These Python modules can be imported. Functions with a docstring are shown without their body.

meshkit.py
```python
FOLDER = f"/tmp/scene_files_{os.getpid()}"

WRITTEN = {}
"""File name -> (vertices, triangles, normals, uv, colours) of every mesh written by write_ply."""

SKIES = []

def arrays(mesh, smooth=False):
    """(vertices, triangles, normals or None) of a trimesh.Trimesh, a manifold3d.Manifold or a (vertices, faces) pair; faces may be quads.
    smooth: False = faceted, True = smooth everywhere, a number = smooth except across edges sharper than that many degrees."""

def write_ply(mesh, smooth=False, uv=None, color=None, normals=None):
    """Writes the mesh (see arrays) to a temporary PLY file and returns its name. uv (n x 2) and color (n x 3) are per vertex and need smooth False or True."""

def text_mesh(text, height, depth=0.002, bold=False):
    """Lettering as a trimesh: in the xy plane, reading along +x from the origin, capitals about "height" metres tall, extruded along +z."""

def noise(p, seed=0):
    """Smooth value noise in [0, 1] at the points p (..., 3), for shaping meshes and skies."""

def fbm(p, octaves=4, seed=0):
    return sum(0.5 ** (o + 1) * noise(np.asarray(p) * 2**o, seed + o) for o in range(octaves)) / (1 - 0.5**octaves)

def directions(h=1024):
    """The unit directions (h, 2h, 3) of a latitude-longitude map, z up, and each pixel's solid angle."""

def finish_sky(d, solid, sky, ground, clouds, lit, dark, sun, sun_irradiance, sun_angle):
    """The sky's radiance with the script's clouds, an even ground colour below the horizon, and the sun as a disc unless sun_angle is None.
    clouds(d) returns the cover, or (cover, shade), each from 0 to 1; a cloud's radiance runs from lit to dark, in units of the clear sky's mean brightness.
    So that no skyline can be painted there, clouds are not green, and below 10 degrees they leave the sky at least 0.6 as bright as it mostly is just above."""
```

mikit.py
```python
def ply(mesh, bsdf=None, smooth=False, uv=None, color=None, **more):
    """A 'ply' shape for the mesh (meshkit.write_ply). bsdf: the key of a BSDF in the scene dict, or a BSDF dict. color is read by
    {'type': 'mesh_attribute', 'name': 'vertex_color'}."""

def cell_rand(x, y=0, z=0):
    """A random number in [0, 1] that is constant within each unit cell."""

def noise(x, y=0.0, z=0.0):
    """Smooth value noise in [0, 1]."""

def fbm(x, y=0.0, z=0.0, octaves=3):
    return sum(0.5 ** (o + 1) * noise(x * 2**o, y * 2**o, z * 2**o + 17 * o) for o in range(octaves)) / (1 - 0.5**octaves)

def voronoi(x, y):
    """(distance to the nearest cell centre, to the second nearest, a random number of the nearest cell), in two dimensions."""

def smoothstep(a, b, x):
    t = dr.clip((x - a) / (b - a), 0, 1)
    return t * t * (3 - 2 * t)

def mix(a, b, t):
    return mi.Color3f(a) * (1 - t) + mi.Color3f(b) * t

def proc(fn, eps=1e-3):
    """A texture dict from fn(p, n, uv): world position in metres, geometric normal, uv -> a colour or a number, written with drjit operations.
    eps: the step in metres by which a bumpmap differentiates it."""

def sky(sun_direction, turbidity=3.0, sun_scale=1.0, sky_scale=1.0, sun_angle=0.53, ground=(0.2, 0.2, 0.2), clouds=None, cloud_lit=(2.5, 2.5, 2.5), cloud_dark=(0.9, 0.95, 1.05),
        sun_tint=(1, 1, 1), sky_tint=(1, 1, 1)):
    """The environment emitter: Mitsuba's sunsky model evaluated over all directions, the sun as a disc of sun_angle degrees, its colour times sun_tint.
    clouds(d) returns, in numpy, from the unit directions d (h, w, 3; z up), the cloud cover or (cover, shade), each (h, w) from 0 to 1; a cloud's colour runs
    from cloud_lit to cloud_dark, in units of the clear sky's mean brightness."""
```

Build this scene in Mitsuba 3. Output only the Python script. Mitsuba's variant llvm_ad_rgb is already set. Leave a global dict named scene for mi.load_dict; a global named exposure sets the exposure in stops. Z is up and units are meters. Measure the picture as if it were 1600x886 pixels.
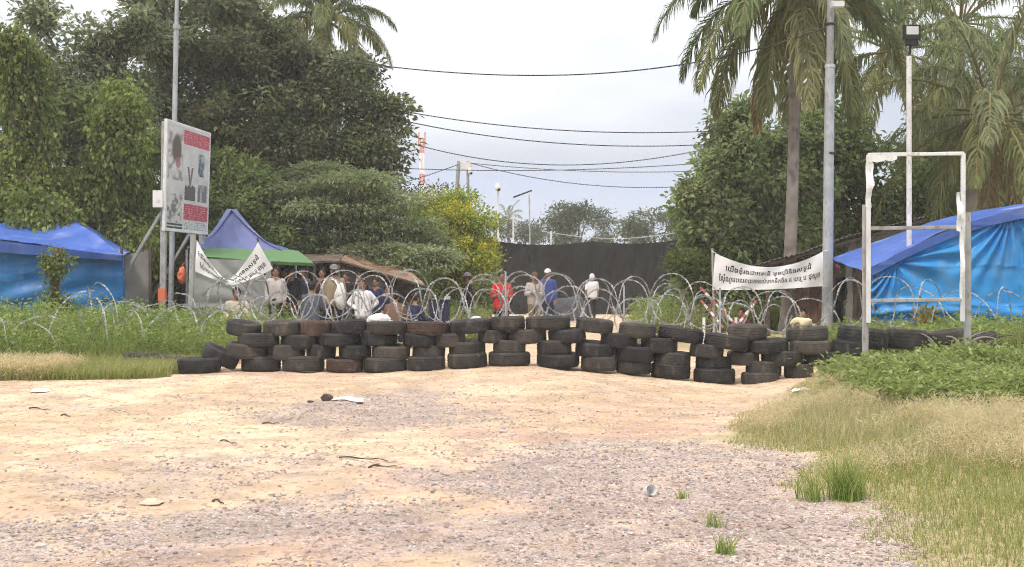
import json, math
import numpy as np, trimesh, manifold3d as m3, drjit as dr, mitsuba as mi
from shapely.geometry import Polygon
import meshkit, mikit
from mikit import ply, proc, fbm, noise, voronoi, smoothstep, mix

T = mi.ScalarTransform4f
F = 1931.0            # focal length in photograph pixels, used to turn a pixel and a distance into a point
CAM_Z = 1.5
scene, labels = {}, {}

# ------------------------------------------------------------------ camera, sky, exposure
scene['camera'] = {'type': 'perspective', 'fov': 45.01, 'fov_axis': 'x', 'near_clip': 0.1, 'far_clip': 3000.0,
                   'to_world': T().look_at(origin=[0, 0, CAM_Z], target=[0, 100, CAM_Z - 0.155], up=[0, 0, 1])}


def cloud_cover(d):
    el = np.degrees(np.arcsin(np.clip(d[..., 2], -1, 1)))
    n = meshkit.fbm(d * np.array([2.2, 2.2, 6.0]) + 3.1, 5, seed=4)
    n2 = meshkit.fbm(d * np.array([5, 5, 14.0]) + 9.1, 4, seed=9)
    s = 1.2 - np.clip((el - 2.0) / 10.0, 0, 1) * 1.1 + (n - 0.5) * 1.3 + (n2 - 0.5) * 0.5
    return np.ones_like(el), np.clip(s, 0, 1)


scene['sky'] = mikit.sky([-0.25, -0.45, 0.86], turbidity=4, sun_scale=0.3, sun_angle=12, clouds=cloud_cover,
                         cloud_lit=(1.80, 1.86, 1.95), cloud_dark=(0.48, 0.625, 0.92), ground=(0.3, 0.26, 0.2), sun_tint=(0.96, 0.98, 1.06))
exposure = 2.65


# ------------------------------------------------------------------ helpers
def P(px, py, D):
    return np.array([(px - 800) / F * D, D, CAM_Z - (py - 440) / F * D])


used = {}


def new(name):
    k = used.get(name, 0)
    used[name] = k + 1
    return name if k == 0 else f'{name}_{k:03d}'


def add(name, mesh, bsdf, parent=None, label=None, cat=None, group=None, kind=None, smooth=False, color=None, uv=None, to=None):
    key = new(name if parent is None else parent + '__' + name)
    d = dict(mesh) if isinstance(mesh, dict) else ply(mesh, bsdf, smooth=smooth, color=color, uv=uv)
    if isinstance(mesh, dict):
        d['bsdf'] = {'type': 'ref', 'id': bsdf}
    if to is not None:
        d['to_world'] = to
    scene[key] = d
    tag(key, label, cat, group, kind)
    return key


def tag(key, label=None, cat=None, group=None, kind=None):
    e = {k: v for k, v in (('label', label), ('category', cat), ('group', group), ('kind', kind)) if v}
    if e:
        labels.setdefault(key, {}).update(e)


def thing(name, label, cat, group=None):
    key = new(name)
    labels[key] = {'label': label, 'category': cat}
    if group:
        labels[key]['group'] = group
    return key


def cat_m(ms):
    return trimesh.util.concatenate(ms)


def box(x0, x1, y0, y1, z0, z1):
    b = trimesh.creation.box((x1 - x0, y1 - y0, z1 - z0))
    b.apply_translation(((x0 + x1) / 2, (y0 + y1) / 2, (z0 + z1) / 2))
    return b


def tube(pts, rad, sides=8, cap=True):
    """a tube through pts with a radius per point"""
    p = np.asarray(pts, float)
    n = len(p)
    r = np.broadcast_to(np.asarray(rad, float), (n,))
    t = np.gradient(p, axis=0)
    t /= np.linalg.norm(t, axis=1, keepdims=True) + 1e-12
    ref = np.array([0, 0, 1.0]) if abs(t[0, 2]) < 0.9 else np.array([1.0, 0, 0])
    u = np.cross(t[0], ref)
    u /= np.linalg.norm(u)
    us = []
    for i in range(n):
        u = u - t[i] * (u @ t[i])
        u /= np.linalg.norm(u) + 1e-12
        us.append(u)
    us = np.array(us)
    w = np.cross(t, us)
    a = np.arange(sides) * 2 * np.pi / sides
    v = p[:, None] + r[:, None, None] * (np.cos(a)[None, :, None] * us[:, None] + np.sin(a)[None, :, None] * w[:, None])
    v = v.reshape(-1, 3)
    i, j = np.meshgrid(np.arange(n - 1), np.arange(sides), indexing='ij')
    a0, a1 = i * sides + j, i * sides + (j + 1) % sides
    b0, b1 = a0 + sides, a1 + sides
    f = np.concatenate([np.stack([a0, b1, b0], -1).reshape(-1, 3), np.stack([a0, a1, b1], -1).reshape(-1, 3)])
    if cap:
        v = np.vstack([v, p[0], p[-1]])
        k = np.arange(sides)
        f = np.vstack([f, np.stack([np.full(sides, n * sides), (k + 1) % sides, k], 1),
                       np.stack([np.full(sides, n * sides + 1), (n - 1) * sides + k, (n - 1) * sides + (k + 1) % sides], 1)])
    return trimesh.Trimesh(v, f, process=False)


def bar(a, b, r0, r1=None, sides=8):
    return tube([a, b], [r0, r0 if r1 is None else r1], sides)


def sqbar(a, b, w, d=None, spin=0.0):
    """a square-section bar with slightly chamfered edges from a to b"""
    d = d or w
    a, b = np.asarray(a, float), np.asarray(b, float)
    L = np.linalg.norm(b - a)
    c = min(w, d) * 0.12
    q = [(-w/2+c, -d/2), (w/2-c, -d/2), (w/2, -d/2+c), (w/2, d/2-c), (w/2-c, d/2), (-w/2+c, d/2), (-w/2, d/2-c), (-w/2, -d/2+c)]
    m = trimesh.creation.extrude_polygon(Polygon(q), L, engine='earcut')
    m.apply_transform(trimesh.transformations.rotation_matrix(spin, [0, 0, 1]))
    m.apply_transform(trimesh.geometry.align_vectors([0, 0, 1], (b - a) / L))
    m.apply_translation(a)
    return m


def grid_faces(nu, nv):
    i, j = np.meshgrid(np.arange(nu - 1), np.arange(nv - 1), indexing='ij')
    a = (i * nv + j).ravel()
    return np.concatenate([np.stack([a, a + nv, a + nv + 1], 1), np.stack([a, a + nv + 1, a + 1], 1)])


def sheet(c00, c10, c11, c01, nu, nv, disp=None, thick=0.0):
    """a patch between four corners (u from c00 to c10, v from c00 to c01); disp(u, v, p) returns an offset (n,3)"""
    u, v = np.meshgrid(np.linspace(0, 1, nu), np.linspace(0, 1, nv), indexing='ij')
    u, v = u.ravel(), v.ravel()
    p = ((1-u)*(1-v))[:, None]*c00 + (u*(1-v))[:, None]*c10 + (u*v)[:, None]*c11 + ((1-u)*v)[:, None]*c01
    if disp is not None:
        p = p + disp(u, v, p)
    f = grid_faces(nu, nv)
    m = trimesh.Trimesh(p, f, process=False)
    uv = np.stack([u, v], 1)
    if thick:
        nrm = np.array(m.vertex_normals)
        k = len(p)
        p2 = np.vstack([p + nrm*thick/2, p - nrm*thick/2])
        edge = np.concatenate([np.arange(nv), (np.arange(1, nu))*nv + nv-1, (nu-1)*nv + np.arange(nv-2, -1, -1), np.arange(nu-2, 0, -1)*nv])
        e2 = np.roll(edge, -1)
        side = np.concatenate([np.stack([edge, e2, e2 + k], 1), np.stack([edge, e2 + k, edge + k], 1)])[:, ::-1]
        m = trimesh.Trimesh(p2, np.vstack([f, f[:, ::-1] + k, side]), process=False)
        uv = np.vstack([uv, uv])
    return m, uv


# ------------------------------------------------------------------ materials
def rgb(*c):
    return {'type': 'rgb', 'value': list(c)}


def mat(key, color, rough=0.8, two=True, spec=0.3, **more):
    b = {'type': 'principled', 'base_color': color if isinstance(color, dict) else rgb(*color), 'roughness': rough, 'specular': spec, **more}
    scene[key] = {'type': 'twosided', 'bsdf': b} if two else b


def worn(c1, c2, scale, c3=None, scale3=40.0, bias=0.5):  # mottled wear tones; on the violet tarp the third tone is painted glare
    def fn(p, n, uv):
        t = smoothstep(bias - 0.2, bias + 0.2, fbm(p.x*scale, p.y*scale, p.z*scale, 4))
        c = mix(c1, c2, t)
        if c3 is not None:
            c = mix(c, c3, smoothstep(0.55, 0.8, fbm(p.x*scale3, p.y*scale3, p.z*scale3*0.35, 2)) * 0.7)
        return c
    return proc(fn)


VC = {'type': 'mesh_attribute', 'name': 'vertex_color'}
scene['leaf'] = {'type': 'principledthin', 'base_color': VC, 'roughness': 0.5, 'diff_trans': 1.0, 'eta': 1.4}
scene['grass_blade'] = {'type': 'principledthin', 'base_color': VC, 'roughness': 0.7, 'diff_trans': 1.0, 'eta': 1.2}
mat('stone_paint', VC, 0.9)
mat('bark', worn((0.13, 0.10, 0.08), (0.07, 0.055, 0.045), 6.0, (0.22, 0.19, 0.16), 14), 0.95)
mat('palm_bark', worn((0.36, 0.31, 0.27), (0.25, 0.215, 0.185), 3.0, (0.14, 0.115, 0.10), 9), 0.95)
mat('rubber_1', worn((0.028, 0.028, 0.029), (0.054, 0.050, 0.046), 5.0, (0.09, 0.08, 0.068), 16), 0.75)
mat('rubber_2', worn((0.036, 0.035, 0.034), (0.066, 0.060, 0.053), 4.0, (0.115, 0.10, 0.08), 13), 0.8)
mat('rubber_3', worn((0.022, 0.022, 0.023), (0.04, 0.039, 0.038), 5.0, (0.07, 0.065, 0.058), 19), 0.65)
mat('rubber_4', worn((0.06, 0.054, 0.048), (0.09, 0.08, 0.068), 4.0, (0.15, 0.125, 0.10), 11), 0.85)
mat('rubber_brown', worn((0.095, 0.062, 0.048), (0.06, 0.042, 0.035), 5.0, (0.15, 0.11, 0.08), 16), 0.85)
mat('razor_steel', worn((0.50, 0.50, 0.51), (0.30, 0.29, 0.28), 5.0), 0.5, metallic=0.3)
mat('galvanised', worn((0.50, 0.52, 0.54), (0.40, 0.42, 0.44), 3.0, (0.33, 0.33, 0.33), 22), 0.5, metallic=0.3)
mat('pole_grey', worn((0.34, 0.35, 0.36), (0.26, 0.27, 0.28), 2.0, (0.2, 0.19, 0.18), 20), 0.6)
mat('frame_grey', worn((0.42, 0.42, 0.42), (0.33, 0.32, 0.32), 4.0, (0.24, 0.19, 0.15), 24), 0.7)
mat('white_paint', worn((0.78, 0.78, 0.78), (0.66, 0.66, 0.66), 3.0, (0.5, 0.47, 0.43), 22), 0.55)
mat('black_metal', (0.02, 0.02, 0.022), 0.45)
mat('lamp_glass', (0.55, 0.56, 0.55), 0.15, spec=0.6)
mat('orange_tape', (0.75, 0.20, 0.10), 0.5)
mat('cable_black', (0.07, 0.07, 0.08), 0.7)
mat('shade_net', worn((0.009, 0.010, 0.011), (0.022, 0.023, 0.023), 0.9, (0.014, 0.014, 0.014), 5), 0.9)
mat('tarp_azure', worn((0.018, 0.215, 0.58), (0.035, 0.29, 0.66), 1.5, (0.10, 0.30, 0.58), 5), 0.42, spec=0.45)
mat('tarp_deep', worn((0.016, 0.135, 0.36), (0.025, 0.18, 0.45), 1.5, (0.07, 0.2, 0.42), 5), 0.45, spec=0.4)
mat('tarp_violet_glare', worn((0.055, 0.125, 0.44), (0.085, 0.165, 0.52), 1.2, (0.40, 0.46, 0.68), 1.9), 0.36, spec=0.5)  # pale third tone is sky glare painted into the roof colour, not weathering
mat('tarp_slate', worn((0.12, 0.15, 0.32), (0.15, 0.18, 0.38), 1.2), 0.45, spec=0.4)


def tarp_relief(p, n, uv):
    # fold lines left from packing, and fine crumpling
    def line(t):
        d = t - dr.floor(t) - 0.5
        return dr.exp(-dr.square(d*22))
    cr = line(p.x*1.15 + p.y*0.6 + 0.1*noise(p.z*2, p.x*2, 1.0)) + line(p.z*1.35 + p.y*0.35 + 0.1*noise(p.x*2, p.z*2, 4.0))
    return 0.010*cr + 0.035*dr.abs(fbm(p.x*3.1, p.y*3.1, p.z*3.1, 4) - 0.5)


for k_ in ('tarp_azure', 'tarp_deep', 'tarp_violet_glare', 'tarp_slate'):
    scene[k_] = {'type': 'bumpmap', 'arbitrary': proc(tarp_relief, eps=6e-3), 'scale': 1.0, 'bsdf': scene[k_]}
scene['tarp_green'] = {'type': 'principledthin', 'base_color': rgb(0.24, 0.42, 0.22), 'roughness': 0.5, 'diff_trans': 0.8, 'eta': 1.4}
scene['plastic_sheet'] = {'type': 'principledthin', 'base_color': proc(lambda p, n, uv: mix((0.40, 0.41, 0.40), (0.56, 0.57, 0.56), fbm(p.x*3, p.y*3, p.z*1.2, 4))), 'roughness': 0.35, 'diff_trans': 0.8, 'eta': 1.4}
scene['banner_cloth'] = {'type': 'principledthin', 'base_color': rgb(0.88, 0.875, 0.87), 'roughness': 0.7, 'diff_trans': 0.25, 'eta': 1.3}
mat('ink', (0.03, 0.025, 0.03), 0.8)
mat('sack_white', (0.72, 0.71, 0.68), 0.8)
mat('sack_cream', (0.60, 0.52, 0.33), 0.85)
mat('thatch', worn((0.17, 0.11, 0.075), (0.27, 0.19, 0.13), 4.0, (0.09, 0.06, 0.04), 22), 0.95)
mat('grey_cloth', worn((0.30, 0.28, 0.26), (0.38, 0.36, 0.33), 2.0), 0.9)
mat('rusty_sheet', worn((0.14, 0.07, 0.055), (0.09, 0.05, 0.04), 3.0, (0.2, 0.13, 0.1), 12), 0.85)
mat('old_plank', worn((0.13, 0.10, 0.085), (0.08, 0.062, 0.052), 3.0, (0.2, 0.165, 0.14), 14), 0.9)
mat('corrugated', worn((0.15, 0.145, 0.14), (0.09, 0.075, 0.065), 2.0, (0.2, 0.12, 0.08), 9), 0.7)
mat('tower_red', (0.62, 0.13, 0.10), 0.6)
mat('tower_white', (0.80, 0.80, 0.80), 0.6)
mat('barrier_red', (0.42, 0.12, 0.11), 0.6)
mat('navy_cloth', (0.02, 0.022, 0.055), 0.8)
mat('heap_cloth', worn((0.07, 0.08, 0.105), (0.10, 0.11, 0.135), 4.0), 0.7)
mat('teal_plastic', (0.22, 0.42, 0.42), 0.4)
for k, c in dict(skin_1=(0.29, 0.155, 0.105), skin_2=(0.40, 0.22, 0.155), hair=(0.012, 0.011, 0.011), eye=(0.01, 0.01, 0.01), c_red=(0.55, 0.025, 0.03), c_white=(0.72, 0.72, 0.74), c_black=(0.018, 0.018, 0.022), c_maroon=(0.07, 0.022, 0.028),
                 c_slate=(0.085, 0.10, 0.135), c_greyblue=(0.13, 0.145, 0.19), c_tan=(0.30, 0.24, 0.165), c_khaki=(0.22, 0.185, 0.12), c_navy=(0.022, 0.028, 0.075), c_blue=(0.06, 0.085, 0.30), c_brown=(0.15, 0.09, 0.06), c_cream=(0.60, 0.52, 0.40), c_pink=(0.55, 0.12, 0.3), c_grey=(0.2, 0.2, 0.21), c_pale=(0.50, 0.46, 0.44)).items():
    mat(k, c, 0.85 if k[0] == 'c' else 0.55)


# ------------------------------------------------------------------ ground
def ramp(y, pts, clip):
    """piecewise linear function through pts (same formula in numpy and drjit)"""
    out = y * 0 + pts[0][1]
    for (a, va), (b, vb) in zip(pts[:-1], pts[1:]):
        out = out + clip(y - a, 0, b - a) * ((vb - va) / (b - a))
    return out


RIGHT_EDGE = [(4, 2.2), (6.5, 2.1), (7.4, 2.1), (8.4, 2.35), (8.9, 1.95), (10.4, 2.45), (11.6, 1.95), (13.8, 2.65), (17, 3.9), (19, 4.8), (24, 4.4), (30, 3.0), (60, 6.0)]
LEFT_EDGE = [(16.6, -30), (16.9, -5.3), (17.3, -4.85), (19, -4.6), (22, -4.4), (26, -3.2), (31, -1.0), (60, -1.6)]
GRAVEL = [(-1.45, 13.9, 1.05, 1.6, 0.95), (1.2, 8.6, 1.3, 2.6, 1.0), (-2.7, 7.5, 1.3, 0.75, 0.95), (-0.9, 7.4, 1.1, 0.95, 0.85), (0.0, 9.8, 0.7, 0.9, 0.6), (-2.4, 9.7, 0.9, 1.1, 0.5), (0.6, 11.0, 1.3, 0.8, 0.55), (1.7, 6.6, 0.9, 0.8, 0.9), (-4.2, 7.0, 0.7, 1.2, 0.7)]
BROWN = [(1.1, 12.3, 1.6, 0.5, 1.0), (1.6, 14.2, 1.4, 1.1, 0.5), (-1.6, 6.5, 1.5, 0.4, 0.8), (0.2, 9.3, 1.6, 1.3, 0.6), (1.9, 8.3, 0.7, 0.9, 0.8), (-2.8, 12.0, 1.2, 0.6, 0.35), (-3.8, 17.9, 1.8, 0.6, 0.6), (-0.5, 7.3, 1.2, 0.5, 0.5)]


def blotch(x, y, spots, m):
    wx = x + 0.30*m.sin(2.3*y + 1.1*m.sin(1.7*x)) + 0.12*m.sin(5.1*y + 3.9*x)
    wy = y + 0.35*m.sin(1.9*x + 0.7) + 0.14*m.sin(6.3*x - 2.7*y)
    out = x * 0
    for cx, cy, rx, ry, k in spots:
        q = ((wx - cx)/rx)**2 + ((wy - cy)/ry)**2
        out = out + k * m.exp(-q*q*0.7)
    return out


class MD:
    sin, exp = staticmethod(dr.sin), staticmethod(dr.exp)


BASE_LINE = [(-9, 0.12), (-4.8, 0.165), (-3.4, 0.178), (-2.2, 0.173), (-1, 0.19), (-0.35, 0.245), (0.4, 0.24), (1.05, 0.18), (1.55, 0.13), (2.1, 0.06), (2.7, 0.0), (3.4, -0.03), (4.1, 0.07), (5, 0.12), (9, 0.12)]


def sm(a, b, x):
    t = np.clip((x - a)/(b - a), 0, 1)
    return t*t*(3 - 2*t)


def ground_z(x, y):
    x, y = np.asarray(x, float), np.asarray(y, float)
    z = ramp(x, BASE_LINE, np.clip) * sm(12.5, 17.8, y) * (1 - sm(21, 30, y))
    lb = sm(0.0, 3.0, ramp(y, LEFT_EDGE, np.clip) - x) * sm(18.3, 21, y) * 0.33
    rb = sm(0.0, 2.2, x - ramp(y, RIGHT_EDGE, np.clip)) * (sm(15, 19, y)*0.26 + 0.06)
    fade = 1 - sm(40, 60, y)
    z = z + (lb + rb)*fade
    p = np.stack([x, y, x*0], -1)
    near = 1 - sm(16, 30, y)
    z = z + (meshkit.fbm(p*0.9, 3, 1) - 0.5)*0.07*near + (meshkit.fbm(p*5, 3, 2) - 0.5)*0.035*near
    return z


xs = np.concatenate([-np.geomspace(9, 460, 40)[::-1], np.arange(-8.9, 8.95, 0.07), np.geomspace(9, 460, 40)])
ys = np.concatenate([[-30, -15, -5, 0, 2, 3.5], np.arange(4.5, 21, 0.07), np.geomspace(21.1, 620, 60)])
GX, GY = np.meshgrid(xs, ys, indexing='ij')
gm = trimesh.Trimesh(np.stack([GX.ravel(), GY.ravel(), ground_z(GX.ravel(), GY.ravel())], 1), grid_faces(len(xs), len(ys)), process=False)


def ground_color(p, n, uv):
    x, y = p.x, p.y
    big = fbm(x*0.6, y*0.45, 2.0, 4)
    fine = fbm(x*9, y*9, 1.0, 4)
    grit = noise(x*70, y*70, 3.0)
    sand = mix((0.46, 0.345, 0.23), (0.56, 0.445, 0.31), smoothstep(0.3, 0.7, big))
    sand = mix(sand, (0.47, 0.33, 0.235), smoothstep(0.52, 0.75, fbm(x*2.2, y*1.6, 7.0, 4))*0.65)
    br = dr.clip(blotch(x, y, BROWN, MD) + (fine - 0.5)*0.7, 0, 1)
    c = mix(sand, (0.43, 0.29, 0.22), br*0.9)
    gr = dr.clip(blotch(x, y, GRAVEL, MD) + (fine - 0.5)*1.0 + (fbm(x*2.6, y*2.1, 6.0, 3) - 0.5)*1.3, 0, 1)
    d, d2, r = voronoi(x*48, y*48)
    peb = mix((0.28, 0.23, 0.215), (0.45, 0.395, 0.375), r)
    c = mix(c, mix(peb, (0.27, 0.21, 0.185), smoothstep(0.35, 0.6, d)), gr*0.8)
    c = c * (0.86 + 0.28*smoothstep(0.25, 0.75, fbm(x*3.1, y*4.3, 8.0, 4)))
    # scattered crumbs, darker bits of soil
    c = c * (0.88 + 0.22*grit)
    c = mix(c, (0.24, 0.16, 0.11), smoothstep(0.72, 0.84, noise(x*26, y*22, 5.0))*0.6)
    ed = dr.maximum(x - ramp(y, RIGHT_EDGE, dr.clip), ramp(y, LEFT_EDGE, dr.clip) - x) + (fbm(x*1.8, y*1.8, 4.0, 3) - 0.5)*0.9
    veg = smoothstep(-0.1, 0.5, ed)
    veg = dr.maximum(veg, smoothstep(58, 66, y))
    soil = mix((0.24, 0.215, 0.10), (0.36, 0.30, 0.17), fine)
    return mix(c, soil, veg*0.85)


scene['ground_soil'] = {'type': 'bumpmap', 'arbitrary': proc(lambda p, n, uv: (0.6*fbm(p.x*22, p.y*22, 0.0, 3) + 0.4*noise(p.x*60, p.y*60, 0.0))*0.012, eps=4e-3), 'scale': 1.0,
                        'bsdf': {'type': 'twosided', 'bsdf': {'type': 'principled', 'base_color': proc(ground_color), 'roughness': 0.95, 'specular': 0.15}}}
add('ground', gm, 'ground_soil', kind='structure', smooth=True)

# thin humid air
scene['air'] = {'type': 'homogeneous', 'albedo': 0.95, 'sigma_t': 0.0012}
scene['clear'] = {'type': 'null'}
scene['haze'] = {'type': 'cube', 'to_world': T().translate([0, 300, 19.3]).scale([465, 335, 20.7]), 'bsdf': {'type': 'ref', 'id': 'clear'}, 'interior': {'type': 'ref', 'id': 'air'}}
labels['haze'] = {'label': 'thin pale humid air over the whole yard and road', 'category': 'haze', 'kind': 'stuff'}
scene['camera']['medium'] = {'type': 'ref', 'id': 'air'}

# ------------------------------------------------------------------ foliage helpers
def unit(v):
    return v / (np.linalg.norm(v, axis=-1, keepdims=True) + 1e-9)


def leaf_mesh(pos, d, nrm, length, width, col):
    """one folded diamond per leaf: (vertices, faces, colours)"""
    n = len(pos)
    side = unit(np.cross(d, nrm))
    nrm = np.cross(side, d)
    length, width = np.broadcast_to(length, n)[:, None], np.broadcast_to(width, n)[:, None]
    mid = pos + d*length*0.42
    v = np.stack([pos, mid + side*width/2 + nrm*width*0.18, pos + d*length - nrm*length*0.12, mid - side*width/2 + nrm*width*0.18], 1).reshape(-1, 3)
    k = np.arange(n)[:, None]*4
    f = np.concatenate([k + [0, 1, 2], k + [0, 2, 3]])
    return v, f, np.repeat(col, 4, 0)


def pick(rng, palette, n, jitter=0.22):
    pal = np.array(palette)
    c = pal[rng.integers(0, len(pal), n)]
    return np.clip(c * (1 + rng.uniform(-jitter, jitter, (n, 1))) * (1 + rng.uniform(-0.06, 0.06, (n, 3))), 0.004, 0.9)


def crown(rng, blobs, density, per, leaf, palette, spread, droop=0.2, flat=0.9, gap=0.38, gap_scale=0.9, shell=0.55, droplet=0.0, bough=0.0):
    """leaf clusters spread through ellipsoids (centre, radii); density = clusters per square metre of ellipsoid surface"""
    cs, outs = [], []
    if bough:                       # break every clump into boughs, so that light tops and dark hollows alternate
        small = []
        for c, r in blobs:
            c, r = np.array(c), np.array(r)
            rb = np.clip(bough*np.cbrt(r.prod()), 0.22*bough/0.4, 1.4*bough)
            n = int(np.clip(2.6*(r[0]*r[2] + r[0]*r[1] + r[1]*r[2])/3/(rb*rb), 5, 90))
            d = unit(rng.normal(size=(n, 3)))
            for p in c + d*r*rng.uniform(0.45, 1.0, (n, 1)):
                q = rb*rng.uniform(0.7, 1.35)
                small.append((p, (q*1.2, q*1.2, q*0.75)))
        blobs = small
    for c, r in blobs:
        c, r = np.array(c), np.array(r)
        area = 4*np.pi*((r[0]*r[1])**1.6/3 + (r[0]*r[2])**1.6/3 + (r[1]*r[2])**1.6/3)**(1/1.6)
        n = max(6, int(area*density))
        d = unit(rng.normal(size=(n, 3)) + (np.array([0, 0, 0.45]) if bough else 0))
        k = shell + (1.05 - shell)*rng.random(n)**0.6
        cs.append(c + d*r*k[:, None])
        outs.append(unit(d/r))
    cs, outs = np.vstack(cs), np.vstack(outs)
    keep = meshkit.fbm(cs*gap_scale, 3, seed=int(rng.integers(99))) > gap
    cs, outs = cs[keep], outs[keep]
    n = len(cs)
    cl_col = pick(rng, palette, n, 0.30)*(0.65 + 0.7*meshkit.fbm(cs*0.7, 2, seed=3))[:, None]
    off = rng.normal(size=(n, per, 3))*np.array(spread)
    if droplet:
        off[..., 2] -= np.abs(rng.normal(size=(n, per)))*droplet
    pos = (cs[:, None] + off).reshape(-1, 3)
    d = unit(unit(off)*0.8 + outs[:, None]*0.5 + rng.normal(size=(n, per, 3))*0.45 + np.array([0, 0, -droop])).reshape(-1, 3)
    nrm = unit(np.array([0, 0, 1.0])*flat + rng.normal(size=(n*per, 3))*0.5 + np.repeat(outs, per, 0)*0.4)
    col = np.repeat(cl_col, per, 0)*(1 + rng.uniform(-0.25, 0.25, (n*per, 1)))
    L = leaf[0]*rng.uniform(0.6, 1.25, n*per)
    return leaf_mesh(pos, d, nrm, L, L*leaf[1], np.clip(col, 0.004, 0.9)), cs, outs


def fol(name, data, parent, label=None, kind=None):
    v, f, c = data
    return add(name, (v, f), 'leaf', parent, color=c, label=label, kind=kind)


def pxblob(cx, cy, rx, ry, D, depth=None, jit=0.0):
    s = D/F
    return P(cx, cy, D + jit), (rx*s, depth if depth else max(min(rx, ry)*s*0.8, 0.5), ry*s)


def limbs(rng, base, top, targets, r0, r1=0.03):
    """tapered crooked trunk and a limb to each crown clump"""
    base, top = np.array(base, float), np.array(top, float)
    t = np.linspace(0, 1, 10)[:, None]
    w = (meshkit.fbm(np.hstack([t*3, t*0, t*0]) + rng.random()*50, 3) - 0.5)[:, None]*0.5
    pts = base*(1-t) + top*t + np.hstack([w*t, w*0.4*t, w*0])
    trunk = tube(pts, r0*(1 - 0.55*t[:, 0]) + r0*0.35*np.exp(-t[:, 0]*14), 10)
    out = []
    for c in targets:
        st = pts[int(rng.integers(4, 10))]
        u = np.linspace(0, 1, 7)[:, None]
        bend = np.array([0, 0, 1])*np.sin(u*np.pi)*0.12*np.linalg.norm(c - st)
        out.append(tube(st*(1-u) + c*u + bend, np.linspace(r0*0.4, r1, 7), 6))
    return trunk, out


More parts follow.
